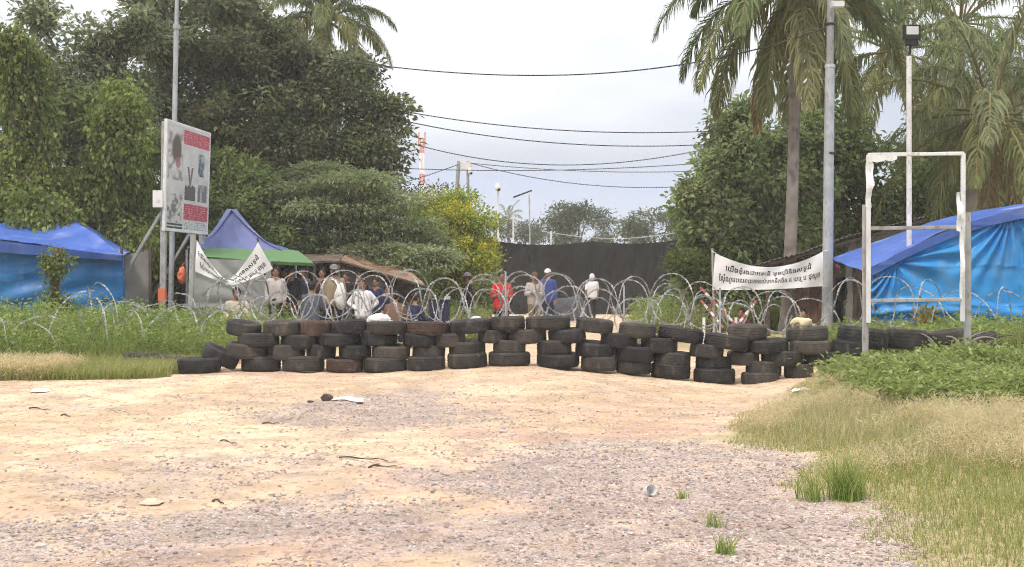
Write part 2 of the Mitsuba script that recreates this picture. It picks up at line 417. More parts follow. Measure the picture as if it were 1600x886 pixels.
def tree(name, label, seed, blobs, D, base_px, leaf, palette, density, per, spread, trunk_r=0.16, cat='tree', top_frac=0.55, **kw):
    rng = np.random.default_rng(seed)
    bl = []
    for b in blobs:
        jit = rng.uniform(-0.8, 0.8)
        bl.append(pxblob(*b[:4], D + (b[4] if len(b) > 4 else 0), jit=jit))
    key = thing(name, label, cat)
    bx = (base_px - 800)/F*D
    base = np.array([bx, D, float(ground_z(bx, D)) - 0.1])
    cen = np.mean([b[0] for b in bl], 0)
    top = base*(1-top_frac) + np.array([cen[0], cen[1], max(b[0][2] for b in bl)])*top_frac
    tr, lm = limbs(rng, base, top, [b[0] for b in bl], trunk_r)
    add('trunk', tr, 'bark', key, smooth=True)
    for m in lm:
        add('limb', m, 'bark', key, smooth=True)
    data, cs, outs = crown(rng, bl, density, per, leaf, palette, spread, **kw)
    fol('crown', data, key)
    return key, rng, bl, cs, outs


# ------------------------------------------------------------------ trees
DARK = [(0.154, 0.193, 0.094), (0.209, 0.248, 0.116), (0.122, 0.150, 0.078), (0.276, 0.299, 0.166), (0.199, 0.188, 0.111)]
MID = [(0.218, 0.296, 0.113), (0.265, 0.357, 0.124), (0.187, 0.243, 0.105), (0.327, 0.389, 0.161)]
GREY = [(0.216, 0.253, 0.132), (0.265, 0.304, 0.172), (0.177, 0.208, 0.107), (0.329, 0.366, 0.228)]
VINE = [(0.25, 0.31, 0.09), (0.20, 0.26, 0.075), (0.31, 0.36, 0.13), (0.16, 0.21, 0.07)]
FEATHER = [(0.300, 0.360, 0.180), (0.372, 0.432, 0.228), (0.240, 0.294, 0.144), (0.444, 0.492, 0.300)]

tree('spreading_tree', 'tall dark olive tree with a broad dense crown behind the tents, left of the wires', 11,
     [(300, 110, 100, 90), (400, 150, 120, 105), (500, 190, 95, 95), (565, 250, 58, 75), (380, 265, 120, 80), (440, 95, 60, 40), (590, 175, 38, 18), (620, 172, 22, 8), (330, 30, 80, 40), (260, 25, 60, 50), (400, 60, 60, 40), (350, 25, 60, 40), (490, 115, 60, 45), (440, 120, 80, 50), (545, 140, 55, 45), (250, 140, 60, 80), (470, 270, 80, 60), (560, 290, 45, 40), (300, 230, 70, 70, 1), (420, 200, 90, 90, 1.5)],
     36, 430, (0.19, 0.5), DARK, 6, 20, (0.16, 0.16, 0.10), 0.28, gap=0.42, gap_scale=0.8, bough=0.42)
tree('pale_tree', 'loose grey green tree at upper left with sky showing through', 12,
     [(120, 130, 70, 55), (60, 90, 50, 45), (190, 90, 55, 40), (130, 210, 80, 60), (215, 40, 25, 30), (150, 60, 40, 25), (60, 30, 25, 30), (80, 160, 50, 50), (200, 160, 40, 45)],
     33, 150, (0.20, 0.5), GREY, 3.6, 18, (0.18, 0.18, 0.12), 0.18, gap=0.42, gap_scale=1.1, bough=0.4)
tree('vine_covered_tree', 'bright green tree smothered in hanging vines at the left edge', 13,
     [(30, 110, 42, 40), (35, 170, 45, 50), (40, 240, 45, 60), (20, 310, 50, 50), (70, 330, 45, 40), (85, 285, 40, 40), (10, 60, 30, 30)],
     28.8, 35, (0.15, 0.62), VINE, 12, 22, (0.1, 0.1, 0.08), 0.16, droop=0.9, droplet=0.4, flat=0.2, gap=0.34, bough=0.36)
tree('vine_covered_tree', 'bright green vine covered tree standing just left of the picture board', 14,
     [(182, 145, 30, 25), (185, 195, 38, 40), (190, 255, 45, 50), (195, 320, 50, 45), (150, 300, 45, 45), (215, 365, 30, 25), (120, 345, 45, 30), (160, 365, 45, 22), (212, 160, 18, 14)],
     29.5, 192, (0.15, 0.62), VINE, 12, 22, (0.1, 0.1, 0.08), 0.16, droop=0.9, droplet=0.4, flat=0.2, gap=0.34, bough=0.36)
tree('understory_tree', 'shaded mid green tree filling the gap between the two vine covered trees', 15,
     [(100, 230, 60, 50), (95, 300, 55, 45), (130, 180, 50, 40), (60, 345, 70, 30), (240, 300, 30, 60), (250, 240, 30, 40), (140, 355, 80, 40)],
     32, 100, (0.16, 0.5), MID, 9, 18, (0.15, 0.15, 0.1), 0.14, gap=0.36, bough=0.36)
tree('leafy_bush', 'rounded green bush under the dark tree behind the blue pointed tent', 16,
     [(350, 280, 55, 40), (400, 300, 50, 40), (340, 330, 60, 35), (420, 340, 50, 30), (260, 370, 50, 35), (440, 380, 50, 30), (300, 400, 60, 35)],
     34, 370, (0.16, 0.55), MID, 9, 18, (0.14, 0.14, 0.1), 0.1, bough=0.36, cat='bush', gap=0.38)
tree('feathery_tree', 'spreading feathery green tree with flat layered boughs above the brown shelter', 17,
     [(500, 268, 45, 12), (555, 282, 60, 14), (470, 296, 50, 12), (600, 312, 60, 14), (515, 325, 75, 15), (610, 342, 65, 15), (560, 362, 95, 16), (645, 380, 60, 14), (475, 345, 50, 14), (600, 398, 85, 15), (690, 398, 28, 8), (530, 385, 70, 15), (650, 412, 55, 12), (470, 372, 40, 14), (560, 335, 70, 20, 1.2), (540, 300, 50, 20, 1.2), (560, 400, 80, 22, 1.5), (620, 365, 70, 20, 1.2)],
     33.6, 520, (0.15, 0.36), FEATHER, 22, 26, (0.20, 0.20, 0.03), 0.14, droop=0.15, flat=1.6, gap=0.36, top_frac=0.6)
k_, rng_, bl_, cs_, outs_ = tree('flowering_tree', 'bright yellow green tree dotted with yellow blossom left of the black net', 18,
     [(700, 345, 45, 38), (680, 330, 40, 25), (735, 365, 38, 35), (700, 395, 60, 38), (748, 400, 26, 36), (660, 370, 35, 30), (715, 315, 28, 14), (730, 430, 45, 28), (690, 425, 45, 25)],
     40, 705, (0.13, 0.5), [(0.403, 0.470, 0.067), (0.325, 0.392, 0.067), (0.493, 0.538, 0.090), (0.258, 0.314, 0.062)], 10, 18, (0.13, 0.13, 0.09), 0.12, gap=0.34, bough=0.38)
sel = np.nonzero((outs_[:, 2] > -0.1) & (meshkit.fbm(cs_*1.3, 2, 5) > 0.52))[0]
pos_ = (cs_[sel][:, None] + outs_[sel][:, None]*0.12 + rng_.normal(size=(len(sel), 14, 3))*0.09).reshape(-1, 3)
n_ = len(pos_)
fol('blossom', leaf_mesh(pos_, unit(rng_.normal(size=(n_, 3))), unit(rng_.normal(size=(n_, 3)) + [0, -0.5, 0.5]), 0.10, 0.08, pick(rng_, [(0.85, 0.72, 0.06), (0.78, 0.68, 0.10), (0.6, 0.58, 0.08)], n_)), k_, label='yellow blossom', kind='stuff')
tree('brown_tree', 'small brownish tree top peeping over the flowering tree', 19, [(655, 300, 35, 14), (690, 305, 30, 14), (640, 320, 30, 22), (735, 325, 12, 8)], 52, 660, (0.16, 0.5),
     [(0.140, 0.119, 0.077), (0.168, 0.161, 0.098), (0.119, 0.126, 0.070)], 7, 12, (0.2, 0.2, 0.14), 0.1, gap=0.4)
tree('distant_tree', 'feathery far tree above the middle of the black net', 20, [(890, 340, 30, 20), (915, 350, 40, 22), (870, 362, 35, 18), (945, 360, 26, 18), (905, 330, 18, 10), (900, 375, 60, 14)], 105, 905, (0.35, 0.4),
     [(0.111, 0.150, 0.078), (0.143, 0.182, 0.104), (0.091, 0.117, 0.065)], 6, 18, (0.4, 0.4, 0.22), 0.3, gap=0.34, gap_scale=0.35)
tree('distant_tree', 'pale rounded far tree over the right end of the black net', 21, [(1010, 350, 30, 18), (1045, 352, 35, 22), (1020, 368, 45, 14), (1075, 360, 25, 25), (990, 362, 16, 12)], 96, 1020, (0.32, 0.4),
     [(0.13, 0.165, 0.08), (0.155, 0.185, 0.10), (0.10, 0.13, 0.065)], 6, 18, (0.4, 0.4, 0.22), 0.3, gap=0.33, gap_scale=0.35)
tree('distant_tree', 'low far tree over the left end of the black net', 22, [(822, 362, 18, 12), (838, 368, 20, 10), (785, 362, 14, 14), (805, 370, 20, 8)], 120, 822, (0.35, 0.4),
     [(0.085, 0.10, 0.06), (0.11, 0.125, 0.08)], 6, 18, (0.4, 0.4, 0.22), 0.25, gap=0.33, gap_scale=0.35)
tree('dense_tree', 'dense dark green tree hanging over the right end of the black net', 23,
     [(1150, 215, 45, 40), (1125, 280, 55, 50), (1165, 330, 80, 60), (1190, 260, 60, 60), (1110, 340, 45, 45), (1140, 395, 65, 38), (1200, 395, 60, 45), (1085, 300, 22, 25), (1155, 180, 20, 16), (1240, 300, 50, 70), (1250, 220, 40, 50), (1180, 440, 90, 35, 1), (1230, 380, 60, 60, 1.5)],
     33, 1180, (0.19, 0.55), [(0.261, 0.339, 0.143), (0.339, 0.434, 0.170), (0.213, 0.277, 0.127), (0.426, 0.498, 0.237), (0.356, 0.381, 0.213)], 6, 20, (0.16, 0.16, 0.11), 0.2, gap=0.39, bough=0.38)
tree('young_tree', 'low yellow green leafy sprig in front of the black net beside the dense tree', 24, [(1075, 412, 24, 14), (1100, 425, 32, 14), (1062, 405, 12, 8)], 31, 1120, (0.16, 0.55),
     [(0.15, 0.19, 0.05), (0.12, 0.15, 0.045)], 14, 12, (0.14, 0.14, 0.1), 0.05, gap=0.3)
tree('broad_tree', 'green tree behind the tall steel pole and the plank shack', 25,
     [(1300, 250, 55, 50), (1340, 220, 55, 40), (1370, 280, 60, 50), (1310, 320, 60, 45), (1420, 310, 55, 50), (1380, 340, 70, 35), (1270, 370, 40, 40), (1440, 250, 45, 40), (1470, 320, 40, 35), (1290, 200, 40, 40)],
     34.5, 1345, (0.19, 0.55), MID, 6, 18, (0.16, 0.16, 0.11), 0.18, gap=0.40, bough=0.38)
tree('background_tree', 'muted green tree far behind the palms at the right edge', 26,
     [(1500, 260, 55, 50), (1560, 230, 60, 60), (1590, 290, 50, 50), (1520, 320, 55, 35), (1470, 200, 50, 50), (1550, 150, 60, 50)],
     48, 1540, (0.22, 0.5), GREY, 5, 18, (0.2, 0.2, 0.14), 0.2, gap=0.38, gap_scale=0.6, bough=0.36)


for i, (px, D, lb, blobs_) in enumerate(((225, 36, 'shaded bush low behind the foot of the picture board', [(200, 440, 50, 50), (250, 450, 50, 45), (290, 430, 50, 50)]),
                                     (60, 34, 'shaded bush low behind the left blue tent', [(20, 400, 70, 45), (110, 390, 70, 45), (170, 420, 60, 50)]),
                                     (705, 43, 'low green bush under the flowering tree', [(640, 455, 45, 35), (700, 460, 55, 35), (750, 455, 35, 40)]),
                                     (1200, 35, 'dark low bush under the dense tree behind the right banner', [(1110, 465, 45, 35), (1180, 460, 60, 35), (1250, 440, 60, 50), (1090, 440, 25, 40)]),
                                     (1420, 36, 'low bush behind the right tents under the palms', [(1330, 400, 70, 60), (1430, 390, 80, 60), (1530, 370, 80, 60), (1600, 360, 60, 60)]),
                                     (430, 37, 'shaded bush behind the crowd and the shelter', [(350, 440, 70, 55), (450, 440, 70, 55), (540, 430, 60, 55), (610, 440, 50, 45)]))):
    tree('leafy_bush', lb, 60 + i, blobs_, D, px, (0.17, 0.55), MID if i not in (2,) else FEATHER, 9, 16, (0.16, 0.16, 0.12), 0.06, cat='bush', gap=0.3, bough=0.4)


# ------------------------------------------------------------------ coconut palms
def frond(rng, root, az, el, length, droop, color, leaflet=0.62, n=64, half=None):
    """one pinnate frond: a curved midrib and two rows of drooping leaflets; returns (midrib mesh, leaflet data)"""
    d = np.array([np.cos(az)*np.cos(el), np.sin(az)*np.cos(el), np.sin(el)])
    m = 14
    pts, p = [], np.array(root, float)
    for i in range(m):
        pts.append(p.copy())
        p = p + d*length/(m-1)
        d = unit(d + np.array([0, 0, -1.0])*droop*(0.35 + 1.6*i/m)/m*2.2)
    pts = np.array(pts)
    s = np.linspace(0.16, 1.0, n)
    q = np.stack([np.interp(s, np.linspace(0, 1, m), pts[:, k]) for k in range(3)], 1)
    t = unit(np.gradient(q, axis=0))
    side0 = np.array([-np.sin(az), np.cos(az), 0])
    side = unit(side0 - t*(t @ side0)[:, None])
    up = np.cross(side, t)*-1
    up = np.where(up[:, 2:] < 0, -up, up)
    V, Fc, C = [], [], []
    base = 0
    tw = rng.uniform(-0.5, 0.5)
    for sg in (-1, 1):
        L = leaflet*np.sin(np.clip(s*0.92 + 0.1, 0, 1)*np.pi)**0.55*rng.uniform(0.75, 1.1, n)
        dirn = unit(side*sg*0.62 + t*0.80 + up*(0.15 + sg*tw*0.4) + rng.normal(size=(n, 3))*0.17)
        dirn2 = unit(dirn + np.array([0, 0, -1.0])*rng.uniform(0.7, 1.7, (n, 1)))
        dirn3 = unit(dirn2 + np.array([0, 0, -1.0])*rng.uniform(1.2, 2.6, (n, 1)))
        w = unit(np.cross(dirn, up))*0.023
        a = q
        b = a + dirn*L[:, None]*0.35
        c = b + dirn2*L[:, None]*0.35
        e = c + dirn3*L[:, None]*0.30
        V.append(np.stack([a - w*0.5, a + w*0.5, b - w, b + w, c - w*0.75, c + w*0.75, e], 1).reshape(-1, 3))
        k = base + np.arange(n)[:, None]*7
        Fc += [k + x for x in ([0, 1, 3], [0, 3, 2], [2, 3, 5], [2, 5, 4], [4, 5, 6])]
        C.append(np.repeat(np.clip(color*(1 + rng.uniform(-0.4, 0.4, (n, 1))), 0, 1), 7, 0))
        base += n*7
    return tube(pts, np.linspace(0.045, 0.008, m), 5), (np.vstack(V), np.concatenate(Fc), np.vstack(C))


mat('palm_rib', (0.22, 0.19, 0.08), 0.6)
GREEN_P = [(0.19, 0.25, 0.10), (0.23, 0.28, 0.13), (0.16, 0.21, 0.09), (0.28, 0.31, 0.17)]
OLIVE_P = [(0.27, 0.29, 0.13), (0.33, 0.33, 0.17), (0.24, 0.26, 0.11)]
DRY_P = [(0.34, 0.25, 0.14), (0.31, 0.22, 0.13)]


def palm(label, seed, base, top, bend, r0, n_fronds, flen, nuts=True, dry=2, leaflet=0.62, nl=64, el_lo=-1.0, el_hi=1.35, hang=1.0):
    rng = np.random.default_rng(seed)
    key = thing('coconut_palm', label, 'palm tree')
    base, top, bend = np.array(base, float), np.array(top, float), np.array(bend, float)
    t = np.linspace(0, 1, 90)
    pts = base*(1-t)[:, None] + top*t[:, None] + bend*np.sin(t*np.pi)[:, None]
    rad = r0*(1 - 0.35*t) + r0*0.6*np.exp(-t*25) + r0*0.05*(np.arange(90) % 3 == 0)
    add('trunk', tube(pts, rad, 12), 'palm_bark', key, smooth=True)
    for i in range(n_fronds):
        f = (i + 0.5)/n_fronds
        az = i*2.39996 + rng.uniform(-0.25, 0.25)
        el = el_hi + (el_lo - el_hi)*f**1.1 + rng.uniform(-0.1, 0.1)
        dead = i >= n_fronds - dry
        pal = DRY_P if dead else (OLIVE_P if f > 0.66 or rng.random() < 0.15 else GREEN_P)
        col = np.array(pal[rng.integers(len(pal))])
        rib, data = frond(rng, top + np.array([np.cos(az), np.sin(az), 0])*r0*0.7 + [0, 0, 0.25*(1-f)], az, el, flen*rng.uniform(0.85, 1.08), hang*(0.75 + 0.5*f), col, leaflet*(0.7 if dead else 1), nl)
        fk = add('frond', (data[0], data[1]), 'leaf', key, color=data[2], label='dried brown hanging frond' if dead else None)
        add('midrib', rib, 'palm_rib', fk, smooth=True)
    if nuts:
        for i in range(5):
            a = rng.uniform(0, 6.28)
            s = trimesh.creation.icosphere(2, 0.11)
            s.vertices *= [1, 1, 1.25]
            s.apply_translation(top + np.array([np.cos(a)*0.28, np.sin(a)*0.28, -0.25 - 0.15*rng.random()]))
            add('coconut', s, 'palm_nut', key, smooth=True)
    return key


mat('palm_nut', worn((0.16, 0.15, 0.04), (0.22, 0.15, 0.06), 5.0), 0.5)


def ground_at(px, D):
    x = (px - 800)/F*D
    return np.array([x, D, float(ground_z(x, D)) - 0.1])


palm('tall coconut palm with a straight grey trunk rising behind the right banner', 31, ground_at(1229, 28), P(1243, -20, 28), (0.05, 0, 0), 0.155, 36, 3.75, dry=1, nl=90, leaflet=0.95, el_lo=-0.95, hang=1.15)
palm('coconut palm whose crown shows between the steel pole and the floodlight', 32, ground_at(1460, 36), P(1395, 85, 36), (0.4, 0, 0), 0.16, 24, 3.9, dry=1, nl=60, leaflet=0.9, el_lo=-0.8)
palm('leaning coconut palm with a dark curved trunk above the blue tarpaulin at right', 33, ground_at(1505, 30), P(1548, 185, 30), (-0.25, 0, -0.1), 0.19, 30, 3.9, dry=2, nl=66, leaflet=0.9, el_lo=-0.95)
palm('coconut palm in the background at the upper right corner', 34, ground_at(1470, 43), P(1500, 40, 43), (0.3, 0, 0), 0.17, 24, 4.2, dry=1, nl=60, leaflet=0.9, el_lo=-0.7)
palm('coconut palm rising behind the dark spreading tree at upper left', 35, ground_at(490, 42), P(508, 34, 42), (0.2, 0, 0), 0.17, 28, 3.1, nuts=False, dry=1, nl=80, leaflet=0.85, el_lo=-0.6)
palm('tiny distant palm left of the street lamp above the net', 36, ground_at(793, 125), P(793, 345, 125), (0.1, 0, 0), 0.16, 14, 2.3, nuts=False, dry=0, nl=26, el_lo=-0.6)

# ------------------------------------------------------------------ gravel, grass and weeds (too many to count)
rng = np.random.default_rng(5)


class MN:
    sin, exp = staticmethod(np.sin), staticmethod(np.exp)


def stones(n, x0, x1, y0, y1, s0, s1, dens=None, floor=0.0, palette=None):
    x, y = rng.uniform(x0, x1, n), y0 + (y1 - y0)*rng.random(n)**1.15
    if dens is not None:
        d = np.clip(blotch(x, y, dens, MN) + (meshkit.fbm(np.stack([x*9, y*9, x*0 + 1], 1), 3) - 0.5)*0.8 + (meshkit.fbm(np.stack([x*2.4, y*2.0, x*0 + 6], 1), 3) - 0.5)*1.6, floor, 1)
        k = rng.random(n) < d
        x, y = x[k], y[k]
    k = (x < ramp(y, RIGHT_EDGE, np.clip) + 0.2) & (x > ramp(y, LEFT_EDGE, np.clip) - 0.2) & (np.abs(x) < y*0.44 + 0.4)
    x, y = x[k], y[k]
    n = len(x)
    ico = trimesh.creation.icosahedron()
    variants = []
    for i in range(10):
        v = ico.vertices*(1 + rng.uniform(-0.28, 0.28, (12, 1)))*np.array([1, rng.uniform(0.6, 1), rng.uniform(0.42, 0.7)])
        variants.append(v)
    variants = np.array(variants)
    s = s0*(s1/s0)**(rng.random(n)**2.2)
    a = rng.uniform(0, 6.28, n)
    v = variants[rng.integers(0, 10, n)]*s[:, None, None]
    ca, sa = np.cos(a)[:, None], np.sin(a)[:, None]
    v = np.stack([v[..., 0]*ca - v[..., 1]*sa, v[..., 0]*sa + v[..., 1]*ca, v[..., 2]], -1)
    v = v + np.stack([x, y, ground_z(x, y) + s*rng.uniform(-0.15, 0.3, n)], 1)[:, None]
    f = ico.faces[None] + (np.arange(n)*12)[:, None, None]
    c = pick(rng, palette, n, 0.3)
    return v.reshape(-1, 3), f.reshape(-1, 3), np.repeat(c, 12, 0)


STONE = [(0.38, 0.325, 0.30), (0.33, 0.285, 0.265), (0.45, 0.40, 0.375), (0.36, 0.29, 0.26), (0.27, 0.24, 0.23), (0.50, 0.455, 0.43), (0.26, 0.205, 0.18)]
CRUMB = [(0.40, 0.28, 0.18), (0.30, 0.19, 0.12), (0.55, 0.45, 0.33), (0.22, 0.15, 0.10), (0.5, 0.42, 0.36)]
sv = [stones(70000, -4.6, 2.9, 6.2, 15.5, 0.005, 0.018, GRAVEL, 0.015, STONE), stones(5000, -7.5, 4.6, 6.2, 18.2, 0.004, 0.014, None, 0, CRUMB)]
off = 0
Vs, Fs, Cs = [], [], []
for v, f, c in sv:
    Vs.append(v); Fs.append(f + off); Cs.append(c)
    off += len(v)
add('gravel', (np.vstack(Vs), np.vstack(Fs)), 'stone_paint', color=np.vstack(Cs), kind='stuff', label='loose grey and pinkish gravel strewn over the sandy yard', cat='gravel')


def blades(x, y, z, h, w, lean, c0, c1, segs=3):
    """curved grass blades, colour c0 at the foot to c1 at the tip"""
    n = len(x)
    a = rng.uniform(0, 6.283, n)
    d = np.stack([np.cos(a), np.sin(a), a*0], 1)
    sd = np.stack([-np.sin(a + rng.uniform(-1, 1, n)), np.cos(a), a*0], 1)
    V, C = [], []
    for i in range(segs):
        t = i/segs
        p = np.stack([x, y, z + h*t*(1 - 0.25*lean*t)], 1) + d*(h*lean*t*t)[:, None]
        ww = (w*(1 - 0.6*t))[:, None]
        V += [p - sd*ww/2, p + sd*ww/2]
        C += [c0*(1-t) + c1*t]*2
    V.append(np.stack([x, y, z + h*(1 - 0.25*lean)], 1) + d*(h*lean)[:, None])
    C.append(c1)
    m = 2*segs + 1
    f = []
    for i in range(segs - 1):
        f += [[2*i, 2*i+1, 2*i+3], [2*i, 2*i+3, 2*i+2]]
    f.append([2*segs-2, 2*segs-1, 2*segs])
    F_ = (np.arange(n)*m)[:, None, None] + np.array(f)[None]
    return np.stack(V, 1).reshape(-1, 3), F_.reshape(-1, 3), np.stack(C, 1).reshape(-1, 3)


def join(parts):
    off, V, Fc, C = 0, [], [], []
    for v, f, c in parts:
        V.append(v); Fc.append(f + off); C.append(c)
        off += len(v)
    return np.vstack(V), np.vstack(Fc), np.vstack(C)


def scatter(n, x0, x1, y0, y1, inside, clump=0.0, cs=1.0):
    x, y = rng.uniform(x0, x1, n), rng.uniform(y0, y1, n)
    k = inside(x, y) & (np.abs(x) < y*0.46 + 1.0)
    if clump:
        k &= meshkit.fbm(np.stack([x*cs, y*cs, x*0], 1), 3, 7) > clump
    return x[k], y[k]


def wob(x, y):
    return (meshkit.fbm(np.stack([x*1.6, y*1.6, x*0 + 4], 1), 3, 3) - 0.5)*0.8


G_GREEN = [(0.312, 0.377, 0.104), (0.260, 0.325, 0.091), (0.377, 0.416, 0.143), (0.442, 0.455, 0.182)]
G_LUSH = [(0.275, 0.385, 0.097), (0.220, 0.330, 0.083), (0.358, 0.454, 0.138)]
G_DRY = [(0.70, 0.58, 0.38), (0.62, 0.52, 0.33), (0.74, 0.63, 0.44), (0.56, 0.52, 0.30)]
G_TAN = [(0.76, 0.66, 0.42), (0.80, 0.71, 0.48), (0.68, 0.60, 0.35)]

inR = lambda x, y: x > ramp(y, RIGHT_EDGE, np.clip) + wob(x, y)  # noqa: E731
inL = lambda x, y: x < ramp(y, LEFT_EDGE, np.clip) + wob(x, y)*0.6  # noqa: E731


def field(n, area, inside, h, w, lean, c0s, c1s, clump=0.0, cs=1.0, hf=None):
    x, y = scatter(n, *area, inside, clump, cs)
    k = len(x)
    hh = h*rng.uniform(0.45, 1.2, k)
    if hf is not None:
        hh = hh*hf(x, y)
    return blades(x, y, ground_z(x, y) - 0.01, hh, w*rng.uniform(0.7, 1.3, k), rng.uniform(0.15, lean, k), pick(rng, c0s, k), pick(rng, c1s, k))


# right foreground: green bottom growth, dry seeding stems above it
rise = lambda x, y: np.clip((x - ramp(y, RIGHT_EDGE, np.clip))*0.8 + 0.35, 0.2, 1)  # noqa: E731
parts = [field(120000, (1.6, 9.0, 6.2, 19, ), lambda x, y: inR(x, y) & ~((x > 4.6) & (y > 13.8)), 0.15, 0.0065, 0.9, G_GREEN, [(0.40, 0.40, 0.16), (0.50, 0.46, 0.23), (0.34, 0.37, 0.13)], hf=rise),
         field(30000, (1.8, 8.0, 8.5, 17.2), lambda x, y: inR(x - 0.1, y) & (y > 9.3 + wob(x*2, y)*1.2) & ~((x > 4.5) & (y > 13.6)), 0.25, 0.0055, 0.6, [(0.42, 0.42, 0.18), (0.50, 0.46, 0.24)], G_DRY, hf=rise)]
# feathery seed heads: a spray of short fine hairs at the top of a stem
x, y = scatter(16000, 1.9, 8.0, 9.2, 17.5, lambda x, y: inR(x - 0.25, y) & ~((x > 4.4) & (y > 13.4)), 0.47, 0.9)
k = len(x)
hz = 0.21*rng.uniform(0.5, 1.15, k)*rise(x, y)
m = 7
hx, hy = np.repeat(x, m) + rng.normal(size=k*m)*0.035, np.repeat(y, m) + rng.normal(size=k*m)*0.035
hzz = np.repeat(ground_z(x, y) + hz, m) + rng.uniform(-0.09, 0.05, k*m)
parts.append(leaf_mesh(np.stack([hx, hy, hzz], 1), unit(rng.normal(size=(k*m, 3))*[1, 1, 0.8] + [0, 0, 0.5]), unit(rng.normal(size=(k*m, 3))), rng.uniform(0.04, 0.09, k*m), 0.006, np.repeat(pick(rng, G_TAN, k, 0.18), m, 0)))
v, f, c = join(parts)
add('dry_grass', (v, f), 'grass_blade', color=c, kind='stuff', label='dry seeding grass over green growth spreading along the right foreground', cat='grass')


def tuft(n, px, py, rad, h, w, c0, c1):
    D = CAM_Z*F/(py - 440)
    cx = (px - 800)/F*D
    a, r = rng.uniform(0, 6.283, n), rad*rng.random(n)**0.7
    x, y = cx + np.cos(a)*r, D + np.sin(a)*r
    return blades(x, y, ground_z(x, y) - 0.01, h*rng.uniform(0.4, 1.1, n), np.full(n, w), rng.uniform(0.1, 0.75, n), pick(rng, c0, n), pick(rng, c1, n))


for px, py, n, rad, h, lb in ((1322, 782, 200, 0.13, 0.40, 'tall bright green grass clump, the biggest at the edge of the gravel'), (1268, 784, 70, 0.10, 0.26, 'smaller green grass clump just left of the tallest clump'),
                              (1135, 872, 55, 0.06, 0.15, 'low green grass sprout alone in the gravel near the bottom of the photo'), (1118, 825, 40, 0.09, 0.13, 'thin yellowish grass sprout behind the low green sprout on the gravel'), (1066, 780, 30, 0.05, 0.1, 'sparse yellow grass wisp on the gravel right of the white cup')):
    v, f, c = tuft(n, px, py, rad, h, 0.009, G_LUSH, G_GREEN)
    add('grass_tuft', (v, f), 'grass_blade', color=c, label=lb, cat='grass')

# left bank
parts = [field(40000, (-10, -4.2, 16.7, 20), inL, 0.24, 0.011, 0.8, G_GREEN, [(0.42, 0.43, 0.15), (0.52, 0.48, 0.24), (0.36, 0.39, 0.13)]),
         field(9000, (-10, -5.6, 16.8, 18.4), lambda x, y: inL(x + 0.4, y) & (x < -6.4 + wob(x*1.5, y)*2.0), 0.27, 0.008, 0.7, G_DRY, G_TAN)]
x, y = scatter(5000, -10, -5.4, 16.8, 18.3, lambda x, y: inL(x + 0.4, y) & (x < -6.3 + wob(x*1.5, y)*2.0), 0.3, 0.7)
k = len(x)
hx, hy = np.repeat(x, m) + rng.normal(size=k*m)*0.04, np.repeat(y, m) + rng.normal(size=k*m)*0.04
hzz = np.repeat(ground_z(x, y) + 0.24*rng.uniform(0.6, 1.1, k), m) + rng.uniform(-0.08, 0.05, k*m)
parts.append(leaf_mesh(np.stack([hx, hy, hzz], 1), unit(rng.normal(size=(k*m, 3)) + [0, 0, 0.5]), unit(rng.normal(size=(k*m, 3))), rng.uniform(0.05, 0.1, k*m), 0.007, np.repeat(pick(rng, G_TAN, k, 0.18), m, 0)))
v, f, c = join(parts)
add('verge_grass', (v, f), 'grass_blade', color=c, kind='stuff', label='light green and straw coloured grass along the left edge of the yard', cat='grass')


def weed_data(n, area, inside, h0, h1, leaf, palette, per=26, clump=0.0, spread=0.16):
    """leafy herbs: stems with leaves up their length"""
    x, y = scatter(n, *area, inside, clump, 0.8)
    k = len(x)
    h = rng.uniform(h0, h1, k)*(0.35 + 1.3*meshkit.fbm(np.stack([x*1.3, y*1.3, x*0 + 2], 1), 3, 6))
    t = rng.random((k, per))**0.7
    pos = np.stack([x[:, None] + rng.normal(size=(k, per))*spread*t, y[:, None] + rng.normal(size=(k, per))*spread*t, ground_z(x, y)[:, None] + h[:, None]*t], -1).reshape(-1, 3)
    d = unit(rng.normal(size=(k*per, 3))*[1, 1, 0.4] + [0, 0, 0.25])
    nn = unit(rng.normal(size=(k*per, 3))*0.5 + [0, 0, 1])
    L = leaf*rng.uniform(0.6, 1.2, k*per)
    return leaf_mesh(pos, d, nn, L, L*0.5, np.repeat(pick(rng, palette, k, 0.25), per, 0)*(1 + rng.uniform(-0.2, 0.2, (k*per, 1))))


WEED = [(0.256, 0.352, 0.096), (0.320, 0.417, 0.128), (0.208, 0.288, 0.089), (0.400, 0.481, 0.176)]
v, f, c = join([weed_data(1500, (-11, -3.9, 19.3, 27), lambda x, y: inL(x + 0.1, y), 0.25, 0.65, 0.085, WEED), field(22000, (-11, -3.9, 19.2, 27), inL, 0.55, 0.011, 0.7, G_LUSH, G_GREEN)])
add('bank_weeds', (v, f), 'leaf', color=c, kind='stuff', label='tangled green weeds growing around the razor wire at left', cat='weeds')
v, f, c = join([weed_data(6000, (4.0, 9.5, 13.2, 17.0), lambda x, y: (x > 4.55 - (y - 14)*0.02 + wob(x, y)*0.7) & (y > 13.3 + wob(x, y)*0.8 - (x - 5)*0.10), 0.10, 0.33, 0.085, [(0.36, 0.43, 0.15), (0.31, 0.38, 0.12), (0.42, 0.48, 0.20), (0.27, 0.33, 0.11)], per=30, spread=0.24)])
add('broadleaf_weeds', (v, f), 'leaf', color=c, kind='stuff', label='lush light green leafy weeds at right in front of the empty sign frame', cat='weeds')
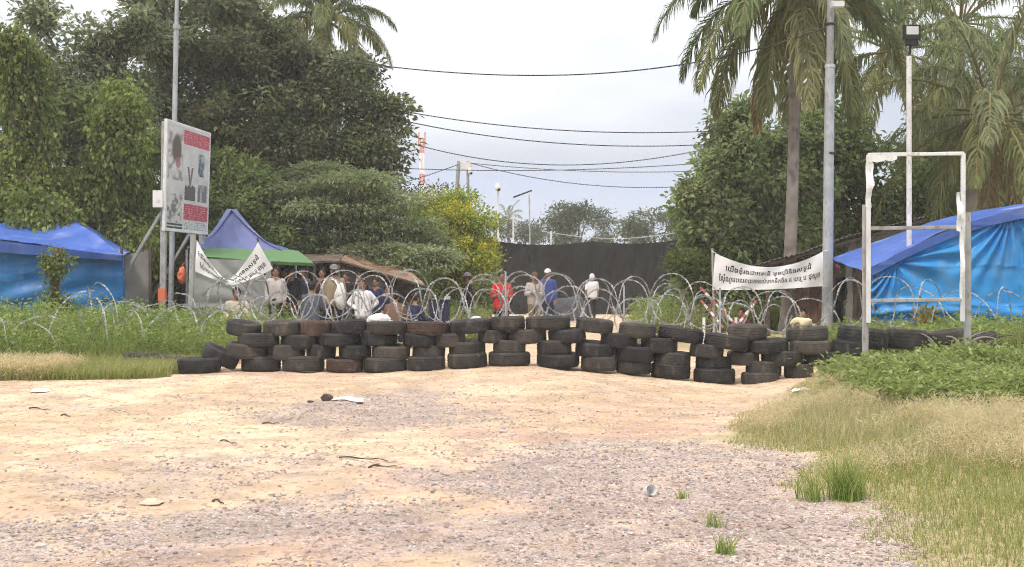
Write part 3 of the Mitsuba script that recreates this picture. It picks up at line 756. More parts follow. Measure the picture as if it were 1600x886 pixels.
v, f, c = join([weed_data(900, (4.4, 11, 19.4, 23), lambda x, y: inR(x - 0.3, y), 0.2, 0.45, 0.09, WEED), field(22000, (4.2, 11, 19.3, 23.5), lambda x, y: inR(x - 0.2, y), 0.38, 0.011, 0.7, G_LUSH, [(0.40, 0.40, 0.16), (0.48, 0.45, 0.22)])])
add('tall_weeds', (v, f), 'leaf', color=c, kind='stuff', label='tall green weeds and grass between the tyres and the blue tarpaulin at right', cat='weeds')
inmid = lambda x, y: ((x > ramp(y, [(22, 3.2), (30, 2.9), (45, 4.6)], np.clip)) & (x < 9)) | ((x < ramp(y, [(24, -3.0), (31, -0.8), (50, -0.9)], np.clip)) & (x > -6.5))  # noqa: E731
v, f, c = join([weed_data(2600, (-6.5, 9, 29, 46), inmid, 0.3, 0.9, 0.13, WEED, spread=0.2), field(45000, (-6.5, 9, 29, 46), inmid, 0.75, 0.02, 0.6, [(0.22, 0.26, 0.08), (0.28, 0.31, 0.10)], [(0.36, 0.40, 0.14), (0.45, 0.45, 0.2)])])
add('roadside_grass', (v, f), 'leaf', color=c, kind='stuff', label='long grass beside the road beyond the barricade', cat='grass')

# ------------------------------------------------------------------ black net fence across the road
def fold(p, amp, s, seed):
    return (meshkit.fbm(p*np.array(s), 4, seed) - 0.5)*2*amp


k = thing('net_fence', 'long black shade net screen stretched across the road behind the people', 'fence')
a0, a1 = P(768, 376, 57), P(1084, 371, 56)
b0, b1 = a0.copy(), a1.copy()
b0[2] = b1[2] = -0.05


def net_d(u, v, p):
    o = np.zeros_like(p)
    o[:, 1] = fold(p, 0.14, (0.9, 1, 0.35), 3) + 0.05*np.sin(u*60 + 3*np.sin(v*3))
    o[:, 2] = v*(-0.16*np.abs(np.sin(u*np.pi*2))**1.0 - 0.10*np.sin(u*np.pi))
    return o


net, nuv = sheet(b0, b1, a1, a0, 160, 24, net_d)
add('net', net, 'shade_net', k, smooth=True)
for px in (772, 842, 905, 968, 1030, 1080):
    q = P(px, 376, 57.25)
    add('post', bar([q[0], q[1], -0.2], [q[0], q[1], q[2] - 0.12], 0.035), 'old_plank', k)

# ------------------------------------------------------------------ tents and shelters
def tarp(parent, name, c, bsdf, n=(60, 40), amp=0.06, s=(1.5, 1.5, 1.5), seed=0, sag=0.0, extra=None, label=None, thick=0.008, dirn=None):
    c = [np.asarray(x, float) for x in c]
    nr = unit(np.cross(c[1] - c[0], c[3] - c[0])) if dirn is None else np.array(dirn)

    def d(u, v, p):
        o = nr*fold(p, amp, s, seed)[:, None]
        o[:, 2] -= sag*np.sin(u*np.pi)*np.sin(v*np.pi)
        if extra is not None:
            o = o + extra(u, v, p, nr)
        return o
    m, uv = sheet(*c, n[0], n[1], d, thick)
    return add(name, m, bsdf, parent, smooth=35, label=label)


def gz(p, dz=0.0):
    return np.array([p[0], p[1], float(ground_z(p[0], p[1])) + dz])


# left blue tent
k = thing('tarpaulin_tent', 'low blue tarpaulin tent with a sheen on its roof at the left edge', 'tent')
fl, fr, br = P(-70, 366, 26), P(192, 398, 26.5), P(197, 392, 30)


def pleats(u, v, p, nr):
    return nr*(0.035*np.sin(v*26 + 5*np.sin(u*4 + 1))*(0.3 + u*(1-u)*3) + 0.03*np.sin(v*11 + u*7))[:, None]


tarp(k, 'wall', (gz(fl, -0.1), gz(fr, -0.1), fr, fl), 'tarp_deep', (70, 60), 0.05, (0.8, 1, 1.6), 2, extra=pleats)
tarp(k, 'side_wall', (gz(fr, -0.1), gz(br, -0.1), br, fr), 'tarp_deep', (20, 24), 0.03, (1, 1, 2), 3)
ridge_l, ridge_r = P(20, 344, 28.2), P(112, 341, 28.2)
tarp(k, 'roof', (fl + [0, -0.3, 0.0], fr + [0.1, -0.35, -0.02], ridge_r, ridge_l), 'tarp_violet_glare', (70, 36), 0.07, (1.2, 1.6, 1.2), 5, sag=0.12)
tarp(k, 'roof', (fr + [0.1, -0.35, -0.02], br + [0.15, 0.1, 0], P(118, 341, 29.6), ridge_r), 'tarp_violet_glare', (30, 26), 0.05, (1.2, 1.6, 1.2), 6, sag=0.08)
vl, vr = fl + [0, -0.31, -0.02], fr + [0.1, -0.36, -0.03]
tarp(k, 'valance', (vl - [0, -0.05, 0.30], vr - [0, -0.05, 0.10], vr, vl), 'tarp_violet_glare', (60, 8), 0.04, (2, 1, 1), 8)
for px in (-60, 60, 190):
    q = P(px, 380, 26.6)
    add('pole', bar(gz(q, -0.2), q + [0, 0, -0.05], 0.03), 'old_plank', k)

# grey sheet lean-to between the left tent and the board
k = thing('sheet_panel', 'pale grey weathered sheet panel beside the left blue tent', 'panel')
a, b = P(192, 398, 28.5), P(236, 392, 28.8)
tarp(k, 'sheet', (gz(a, -0.1), gz(b, -0.1), b, a), 'grey_cloth', (16, 24), 0.04, (2, 1, 2), 4, thick=0.02)
add('batten', sqbar(gz(a, -0.2) + [0, -0.06, 0], a + [0, -0.06, 0.1], 0.06), 'old_plank', k)
add('batten', sqbar(gz(b, -0.2) + [0, -0.06, 0], b + [0, -0.06, 0.1], 0.06), 'old_plank', k)

# pointed slate-blue tent
k = thing('canopy_tent', 'pointed slate blue canopy tent standing behind the left white banner', 'tent')
ap = P(362, 327, 30.5)
c1, c2, c3, c4 = P(292, 388, 29), P(462, 398, 29), P(448, 388, 32.4), P(305, 384, 32.4)


def cone(u, v, p, nr):
    return np.stack([p[:, 0]*0, p[:, 0]*0, -0.22*np.sin(v*np.pi)], 1) + nr*(0.03*np.sin(u*23 + v*3)*(1-v))[:, None]


for i, (a, b) in enumerate(((c1, c2), (c2, c3), (c3, c4), (c4, c1))):
    tarp(k, 'roof_panel', (a, b, ap + unit(b-a)*0.12, ap - unit(b-a)*0.12), 'tarp_slate', (30, 30), 0.03, (1.6, 1.6, 1.6), 10+i, extra=cone)
for c in (c1, c2, c3, c4):
    add('leg', sqbar(gz(c, -0.2), c + [0, 0, -0.03], 0.05), 'galvanised', k)

# green awning with plastic walls
k = thing('green_awning', 'bright green tarpaulin awning with clear plastic walls under the pointed tent', 'awning')
a, b, c, d = P(300, 402, 27.6), P(490, 411, 27.6), P(466, 392, 28.9), P(322, 388, 28.9)
tarp(k, 'roof', (a, b, c, d), 'tarp_green', (60, 24), 0.05, (2.2, 2, 2), 15, sag=0.1)
tarp(k, 'valance', (a - [0, -0.03, 0.11], b - [0, -0.03, 0.06], b + [0, -0.005, -0.003], a + [0, -0.005, -0.003]), 'tarp_green', (50, 6), 0.04, (3, 1, 1), 16)


def radial(u, v, p, nr):
    ang = np.arctan2(v - 0.42, u - 0.98)
    return nr*(0.05*np.abs(np.sin(ang*9))*np.clip(np.hypot(u-0.98, v-0.42)*2, 0, 1))[:, None]


q0, q1 = P(300, 404, 27.5), P(424, 408, 27.45)
tarp(k, 'plastic_wall', (gz(q0, -0.05), gz(q1, -0.05), q1, q0), 'plastic_sheet', (60, 50), 0.05, (1.5, 1, 1.5), 17, extra=radial, label='clear grey plastic sheet wall')
for q in (a, b, q1):
    add('post', bar(gz(q, -0.2) + [0, 0.1, 0], q + [0, 0.1, -0.03], 0.03), 'old_plank', k)
q0, q1 = P(424, 420, 31.8), P(500, 420, 31.8)
tarp(k, 'back_wall', (gz(q0, -0.05), gz(q1, -0.05), q1, q0), 'old_plank', (20, 20), 0.03, (2, 1, 2), 18)

# brown shelter
k = thing('thatched_shelter', 'small shelter with a sagging brown roof and grey cloth wall behind the crowd', 'shelter')
r0, r1, r2, r3 = P(530, 410, 30.2), P(668, 450, 30.2), P(640, 424, 32.6), P(540, 398, 32.6)
tarp(k, 'roof', (r0, r1, r2, r3), 'thatch', (50, 24), 0.06, (2, 2, 2), 20, sag=0.12, thick=0.05)
l0, l3 = P(432, 412, 30.3), P(445, 400, 32.6)
tarp(k, 'roof', (l0, r0 + [-0.02, 0.02, 0], r3 + [-0.02, 0, 0], l3), 'old_plank', (30, 20), 0.06, (2, 2, 2), 21, thick=0.05)
q0, q1 = P(534, 416, 30.9), P(598, 434, 30.9)
tarp(k, 'wall', (gz(q0, -0.05), gz(q1, -0.05), q1, q0), 'grey_cloth', (30, 30), 0.05, (2, 1, 1.2), 22, label='pale grey cloth wall')
q0, q1 = P(440, 412, 32.3), P(648, 432, 32.3)
tarp(k, 'back_wall', (gz(q0, -0.05), gz(q1, -0.05), q1, q0), 'old_plank', (30, 20), 0.03, (2, 1, 2), 23)
for q in (r0, r1, P(600, 432, 30.3), l0, P(480, 412, 30.4)):
    add('post', bar(gz(q, -0.2), q + [0, 0, -0.05], 0.035), 'bark', k)
for px0, py0, px1, py1 in ((530, 408, 668, 449),):
    add('eave_pole', bar(P(px0, py0, 30.15), P(px1, py1, 30.15), 0.035), 'bark', k)

# right plank shack with metal roof
k = thing('plank_shack', 'dim lean-to shack with a thin metal roof behind the right banner and steel pole', 'shack')
D0 = 26.5
rp = [(1180, 414), (1250, 396), (1330, 368), (1450, 338)]
for (ax, ay), (bx, by) in zip(rp[:-1], rp[1:]):
    n = max(3, int((bx - ax)/18))
    for i in range(n):
        u0, u1 = i/n, (i+1)/n
        p0, p1 = P(ax + (bx-ax)*u0, ay + (by-ay)*u0, D0), P(ax + (bx-ax)*u1, ay + (by-ay)*u1, D0)
        back = np.array([0.15, 3.4, -0.25])
        m, uv = sheet(p0, p1 + unit(p1-p0)*0.02, p1 + back, p0 + back, 13, 3, lambda u, v, p: np.array([0, 0, 1.0])*(0.018*np.sin(u*2*np.pi*3))[:, None], 0.006)
        m.apply_translation([0, 0, 0.012*(i % 2)])
        add('roof_sheet', m, 'corrugated', k)
add('eave_beam', sqbar(P(1182, 418, D0 + 0.12), P(1450, 343, D0 + 0.12), 0.07), 'old_plank', k)
wall_tops = np.interp(np.arange(1195, 1450, 11), [p[0] for p in rp], [p[1] for p in rp]) + 7
prng = np.random.default_rng(77)
for i, px in enumerate(np.arange(1195, 1440, 11)):
    if px < 1246 or 1298 < px < 1318:
        continue
    q = P(px, wall_tops[i], D0 + 0.6)
    w = 11/F*D0*0.96
    y0 = q[1] + prng.uniform(-0.015, 0.015)
    m = box(q[0]-w/2, q[0]+w/2, y0, y0+0.025, float(ground_z(q[0], q[1]))-0.1, q[2] + prng.uniform(-0.06, 0.02))
    add('plank', m, 'rusty_sheet' if 1250 <= px < 1300 or 1340 <= px <= 1350 else ('grey_cloth' if 1318 <= px < 1334 else 'old_plank'), k)
q0, q1 = P(1326, 378, D0 + 0.4), P(1430, 352, D0 + 0.4)
m, uv = sheet(q0 + [0, 0, -0.34], q1 + [0, 0, -0.36], q1, q0, 12, 4, None, 0.02)
add('gable_panel', m, 'grey_cloth', k, label='pale grey panel under the roof edge')
for px in (1200, 1288, 1342, 1440):
    q = P(px, float(np.interp(px, [p[0] for p in rp], [p[1] for p in rp])) + 6, D0 + 0.2)
    add('post', sqbar(gz(q, -0.2), q, 0.08), 'old_plank', k)

# right bright blue tent
k = thing('tarpaulin_tent', 'big bright blue tarpaulin tent with a violet roof at the right edge', 'tent')
A, B = P(1360, 424, 23.0), P(1665, 318, 23.0)
Bt, At = P(1660, 312, 26.5), P(1296, 406, 26.0)


def swell(u, v, p, nr):
    return np.stack([u*0, u*0, 0.24*np.sin(np.clip(u*1.0, 0, 1)*np.pi)], 1)


def gable_folds(u, v, p, nr):
    # gathers radiating from tie points near the top, and swags below
    o = 0
    for cu, cv, k1, am in ((0.13, 0.93, 15, 0.06), (0.72, 1.0, 17, 0.06)):
        ang = np.arctan2(v - cv, (u - cu)*1.6)
        r = np.hypot(v - cv, (u - cu)*1.6)
        o = o + am*np.sin(ang*k1 + 2*np.sin(ang*3))*np.exp(-((r - 0.25)/0.3)**2)
    o = o + 0.075*np.exp(-((v - 0.42 + 0.30*u)/0.045)**2) - 0.06*np.exp(-((v - 0.33 + 0.26*u)/0.04)**2) + 0.05*np.exp(-((v - 0.55 + 0.42*u)/0.03)**2)
    return nr*np.asarray(o)[:, None] + np.stack([u*0, u*0, v*0.24*np.sin(u*np.pi)], 1)


n_u, n_v = 120, 90
tarp(k, 'gable_wall', (gz(A, -0.1), gz(B, -0.1), B, A), 'tarp_azure', (n_u, n_v), 0.06, (0.9, 1, 1.1), 31, extra=gable_folds)
tarp(k, 'roof', (A + [-0.15, -0.12, 0.0], B + [0, -0.12, 0.05], Bt, At), 'tarp_violet_glare', (90, 40), 0.06, (1.2, 1.2, 1.2), 32, sag=0.10, extra=swell)
q0, q1 = A + [-0.14, -0.13, -0.01], B + [0, -0.13, 0.04]
tarp(k, 'edge_flap', (q0 + [0, 0.02, -0.14], q1 + [0, 0.02, -0.2], q1, q0), 'tarp_violet_glare', (60, 6), 0.03, (2.5, 1, 1), 33, extra=swell)
add('rake_pole', bar(A + [-0.1, 0.06, -0.05], B + [0, 0.06, -0.02], 0.03), 'bark', k)
for u in (0.03, 0.5, 0.95):
    q = A*(1-u) + B*u + [0, 0.12, 0]
    add('pole', bar(gz(q, -0.2), q + [0, 0, -0.05], 0.035), 'bark', k)
for q in (At, A):
    add('pole', bar(gz(q, -0.2) + [0.1, 0, 0], q + [0.1, 0, -0.05], 0.03), 'bark', k)

# ------------------------------------------------------------------ picture board at left
k = thing('picture_board', 'tall white framed picture board with red bands, seen nearly edge-on at left', 'billboard')
D1, D2 = 27.0, 29.5
tl, bl, tr_, br_ = P(260, 188, D1), P(256, 358, D1), P(327, 210, D2), P(322, 365, D2)


def board_print(p, n, uv):
    u, v = uv.x, 1 - uv.y
    grey = 0.62 + 0.25*(fbm(u*9, v*14, 3.0, 4) - 0.5)
    c = mi.Color3f(grey*0.98, grey*0.97, grey)

    def rect(u0, u1, v0, v1):
        return dr.select((u > u0) & (u < u1) & (v > v0) & (v < v1), 1.0, 0.0)

    photo = smoothstep(0.35, 0.75, fbm(u*13, v*17, 9.0, 4))
    pc = mix((0.66, 0.65, 0.65), (0.30, 0.29, 0.29), photo)
    c = mix(c, pc, rect(0.02, 0.36, 0.03, 0.53))
    c = mix(c, mix((0.58, 0.57, 0.56), (0.20, 0.20, 0.20), smoothstep(0.35, 0.7, fbm(u*20, v*26, 2.0, 3))), rect(0.03, 0.36, 0.66, 0.93))
    d1 = dr.square((u - 0.22)/0.10) + dr.square((v - 0.23)/0.13)
    c = mix(c, (0.14, 0.115, 0.105), smoothstep(1.5, 0.6, d1))
    d2 = dr.square((u - 0.25)/0.06) + dr.square((v - 0.36)/0.05)
    c = mix(c, (0.36, 0.15, 0.17), smoothstep(1.5, 0.5, d2)*0.8)
    # dark standing group and small portrait in the middle field
    ragged = 0.53 + 0.05*fbm(u*30, 1.0, 2.0, 2) + 0.5*dr.maximum(0, dr.abs(u - 0.53) - 0.09)
    c = mix(c, (0.13, 0.125, 0.13), rect(0.41, 0.665, 0.4, 0.70)*smoothstep(ragged - 0.01, ragged + 0.01, v))
    vee = dr.abs(dr.abs(u - 0.535) - (0.56 - v)*0.28)
    c = mix(c, (0.22, 0.17, 0.17), rect(0.44, 0.63, 0.38, 0.56)*smoothstep(0.03, 0.012, vee))
    c = mix(c, mix((0.38, 0.44, 0.46), (0.10, 0.12, 0.15), smoothstep(0.3, 0.7, fbm(u*22, v*18, 5.0, 3))), rect(0.72, 0.87, 0.23, 0.45))
    c = mix(c, mix((0.45, 0.45, 0.46), (0.2, 0.2, 0.21), smoothstep(0.4, 0.6, fbm(u*26, v*6, 6.0, 2))), rect(0.72, 0.95, 0.53, 0.70))
    red = mi.Color3f(0.46, 0.095, 0.13)
    line = smoothstep(0.5, 0.62, noise(u*60, dr.floor(v*48), 1.0))
    band = dr.abs(dr.sin(v*48*3.14159))
    redc = mix(red, (0.68, 0.30, 0.33), line*smoothstep(0.55, 0.8, band)*0.8)
    c = mix(c, redc, rect(0.37, 0.99, 0.035, 0.17))
    c = mix(c, redc, rect(0.40, 0.99, 0.735, 0.89))
    txt = mix((0.62, 0.62, 0.61), (0.32, 0.32, 0.32), smoothstep(0.5, 0.6, noise(u*70, dr.floor(v*60), 4.0))*smoothstep(0.5, 0.8, dr.abs(dr.sin(v*60*3.14159))))
    c = mix(c, txt, rect(0.42, 0.96, 0.905, 0.985))
    c = mix(c, (0.09, 0.09, 0.09), rect(0.03, 0.38, 0.935, 0.955))
    c = mix(c, (0.09, 0.09, 0.09), rect(0.03, 0.38, 0.965, 0.985))
    return c


mat('board_print', proc(board_print), 0.55)
pm, puv = sheet(bl, br_, tr_, tl, 2, 2)
nb = unit(np.cross(br_ - bl, tl - bl))
if nb[1] > 0:
    nb = -nb
pm.vertices += nb*0.03
add('poster', pm, 'board_print', k, uv=puv, label='grey and red printed poster with photographs')
m, _ = sheet(bl, br_, tr_, tl, 2, 2, None, 0.04)
add('backing', m, 'white_paint', k)
for a, b in ((bl, tl), (br_, tr_), (bl, br_), (tl, tr_)):
    add('frame_rail', sqbar(a - unit(b-a)*0.03, b + unit(b-a)*0.03, 0.07), 'white_paint', k)
p1, p2 = bl*0.93 + br_*0.07, bl*0.04 + br_*0.96
for q, t_ in ((p1, tl*0.93 + tr_*0.07), (p2, tl*0.04 + tr_*0.96)):
    add('post', sqbar(gz(q, -0.3) - nb*0.11, t_ - nb*0.11, 0.12), 'frame_grey', k)
for q in (p1, p2):
    foot = gz(q - nb*1.7 + np.array([-0.3, 0.3, 0]), -0.2)
    add('brace', sqbar(foot, q - nb*0.14 + [0, 0, 0.35], 0.07), 'frame_grey', k)
qb = bl + (tl-bl)*0.22 + np.array([-0.12, -0.03, 0])
add('junction_box', box(qb[0]-0.11, qb[0]+0.1, qb[1]-0.06, qb[1]+0.06, qb[2]-0.05, qb[2]+0.32), 'white_paint', k)
tz = gz(p1)
for name_, q, zz in (('orange_band', p1 - nb*0.11, CAM_Z - (455-440)/F*27), ('orange_band', gz(p2 - nb*1.0 + np.array([-0.2, 0.2, 0])) , 1.0)):
    if name_ and zz != 1.0:
        add('orange_band', box(q[0]-0.075, q[0]+0.075, q[1]-0.075, q[1]+0.075, zz-0.22, zz+0.06), 'orange_tape', k)
k = thing('orange_bag', 'bright orange plastic bag hanging on the brace behind the picture board', 'bag')
q = P(284, 431, 28.5)
s = trimesh.creation.icosphere(3, 0.12)
s.vertices *= [0.85, 0.6, 1.7]
s.vertices += (meshkit.fbm(s.vertices*9, 3)[:, None] - 0.5)*0.09
s.apply_translation(q)
add('body', s, 'orange_tape', k, smooth=True)
add('handle', tube([q + [0, 0, 0.17], q + [0.02, 0, 0.26], q + [0.06, 0.01, 0.30]], 0.012, 6), 'orange_tape', k)

# ------------------------------------------------------------------ poles
def pole(label, px_b, px_t, D, py_t, r0, r1, bsdf='pole_grey', joint=None, cat='pole', bsdf2=None):
    k = thing('steel_pole', label, cat)
    b = ground_at(px_b, D)
    t = P(px_t, py_t, D)
    if joint is None:
        add('shaft', bar(b, t, r0, r1, 14), bsdf, k, smooth=40)
    else:
        j = b + (t-b)*((CAM_Z - (joint-440)/F*D - b[2])/(t[2]-b[2]))
        add('shaft', bar(b, j, r0, r0*0.86, 16), bsdf, k, smooth=40)
        add('shaft', bar(j - [0, 0, 0.05], t, r1, r1*0.95, 14), bsdf2 or bsdf, k, smooth=40)
        add('collar', bar(j - [0, 0, 0.03], j + [0, 0, 0.04], r0*0.98, r0*0.9, 16), bsdf, k, smooth=40)
    return k, t


k, t_ = pole('tall pale grey pole rising behind the picture board at left', 266, 277, 28.6, -25, 0.065, 0.045, 'galvanised', joint=52)
add('bracket', sqbar(t_ + [-0.35, 0, -0.35], t_ + [0.25, 0, -0.35], 0.05), 'galvanised', k)
add('clamp', bar(P(276, 42, 28.6) - [0, 0, 0.05], P(276, 42, 28.6) + [0, 0, 0.05], 0.085), 'galvanised', k)
k, t_ = pole('thick two-piece steel pole between the right banner and the empty sign frame', 1292, 1298, 25.5, -30, 0.115, 0.075, 'galvanised', joint=104, bsdf2='pole_grey')
q = P(1302, 8, 25.3)
add('camera', box(q[0]-0.06, q[0]+0.20, q[1]-0.12, q[1]+0.05, q[2]-0.05, q[2]+0.06), 'white_paint', k, label='small white camera at the top of the pole')
for pz in (38, 240):
    q = P(1297, pz, 25.5)
    add('strap', bar(q - [0, 0, 0.02], q + [0, 0, 0.02], 0.1 if pz < 100 else 0.118), 'black_metal', k)
k, t_ = pole('slim white pole carrying a square floodlight above the empty sign frame', 1421, 1420, 23.5, 88, 0.052, 0.048, 'white_paint', cat='lamp post')
q = P(1424, 52, 23.5)
add('bracket', bar(t_ - [0, 0, 0.05], q + [0, 0, -0.08], 0.025), 'black_metal', k)
hb = box(q[0]-0.155, q[0]+0.155, q[1]-0.06, q[1]+0.05, q[2]-0.13, q[2]+0.15)
fl_ = add('floodlight', hb, 'black_metal', k, label='square black floodlight head')
add('lens', box(q[0]-0.115, q[0]+0.115, q[1]-0.066, q[1]-0.058, q[2]-0.035, q[2]+0.12), 'lamp_glass', fl_)
add('solar_sensor', box(q[0]-0.11, q[0]+0.11, q[1]-0.05, q[1]+0.04, q[2]-0.24, q[2]-0.14), 'black_metal', k)

# empty sign frame
k = thing('sign_frame', 'empty white metal sign frame on two posts standing in the right weeds', 'sign frame')
dl, drr = 17.0, 17.2
lb, rb = gz(P(1352, 590, dl), -0.25), gz(P(1512, 565, drr), -0.25)
lt, rt = P(1352, 320, dl), P(1511, 332, drr)
lb[0], rb[0] = P(1352, 590, dl)[0], P(1512, 565, drr)[0]
add('post', sqbar(lb, lt, 0.075), 'frame_grey', k)
add('post', sqbar(rb, rt, 0.085), 'frame_grey', k)
l0, l1, r0_, r1_ = P(1357, 470, dl - 0.08), P(1357, 242, dl - 0.08), P(1504, 468, drr - 0.09), P(1505, 240, drr - 0.09)
for a, b in ((l0, l1), (r0_, r1_)):
    add('upright', sqbar(a - [0, 0, 0.3], b, 0.055), 'white_paint', k)
for a, b in ((l1, r1_), (P(1357, 357, dl - 0.08), P(1504, 355, drr - 0.09)), (l0, r0_)):
    add('rail', sqbar(a, b, 0.05), 'white_paint' if a[2] > 2.5 else 'frame_grey', k)
# torn remnants of its banner
def scrap(x0, y0, w, h, seed):
    r = np.random.default_rng(seed)
    q = P(x0, y0, dl - 0.13)
    n = 14
    v = np.linspace(0, 1, n)
    wl = (w/F*dl)*(0.35 + 0.65*meshkit.fbm(np.stack([v*6, v*0 + seed, v*0], 1), 3))
    L = np.stack([np.full(n, q[0]), np.full(n, q[1]) + 0.02*np.sin(v*9), q[2] - v*h/F*dl], 1)
    R_ = L + np.stack([wl, 0.03*np.sin(v*7 + 1), 0.02*np.sin(v*11)], 1)
    return trimesh.Trimesh(np.vstack([L, R_]), grid_faces(2, n), process=False)


for x0, y0, w, h, sd in ((1353, 252, 16, 70, 1), (1495, 300, 12, 60, 2), (1500, 360, 9, 105, 3)):
    add('torn_cloth', scrap(x0, y0, w, h, sd), 'banner_cloth', k, label='torn strip of white cloth left on the frame')
add('torn_cloth', sheet(P(1358, 254, dl-.12), P(1402, 250, dl-.12), P(1402, 243, dl-.12), P(1358, 243, dl-.12), 8, 3, lambda u, v, p: np.stack([u*0, 0.02*np.sin(u*9), 0.01*np.sin(u*14)*(1-v)], 1), 0.004)[0], 'banner_cloth', k, label='torn strip of white cloth left on the frame')

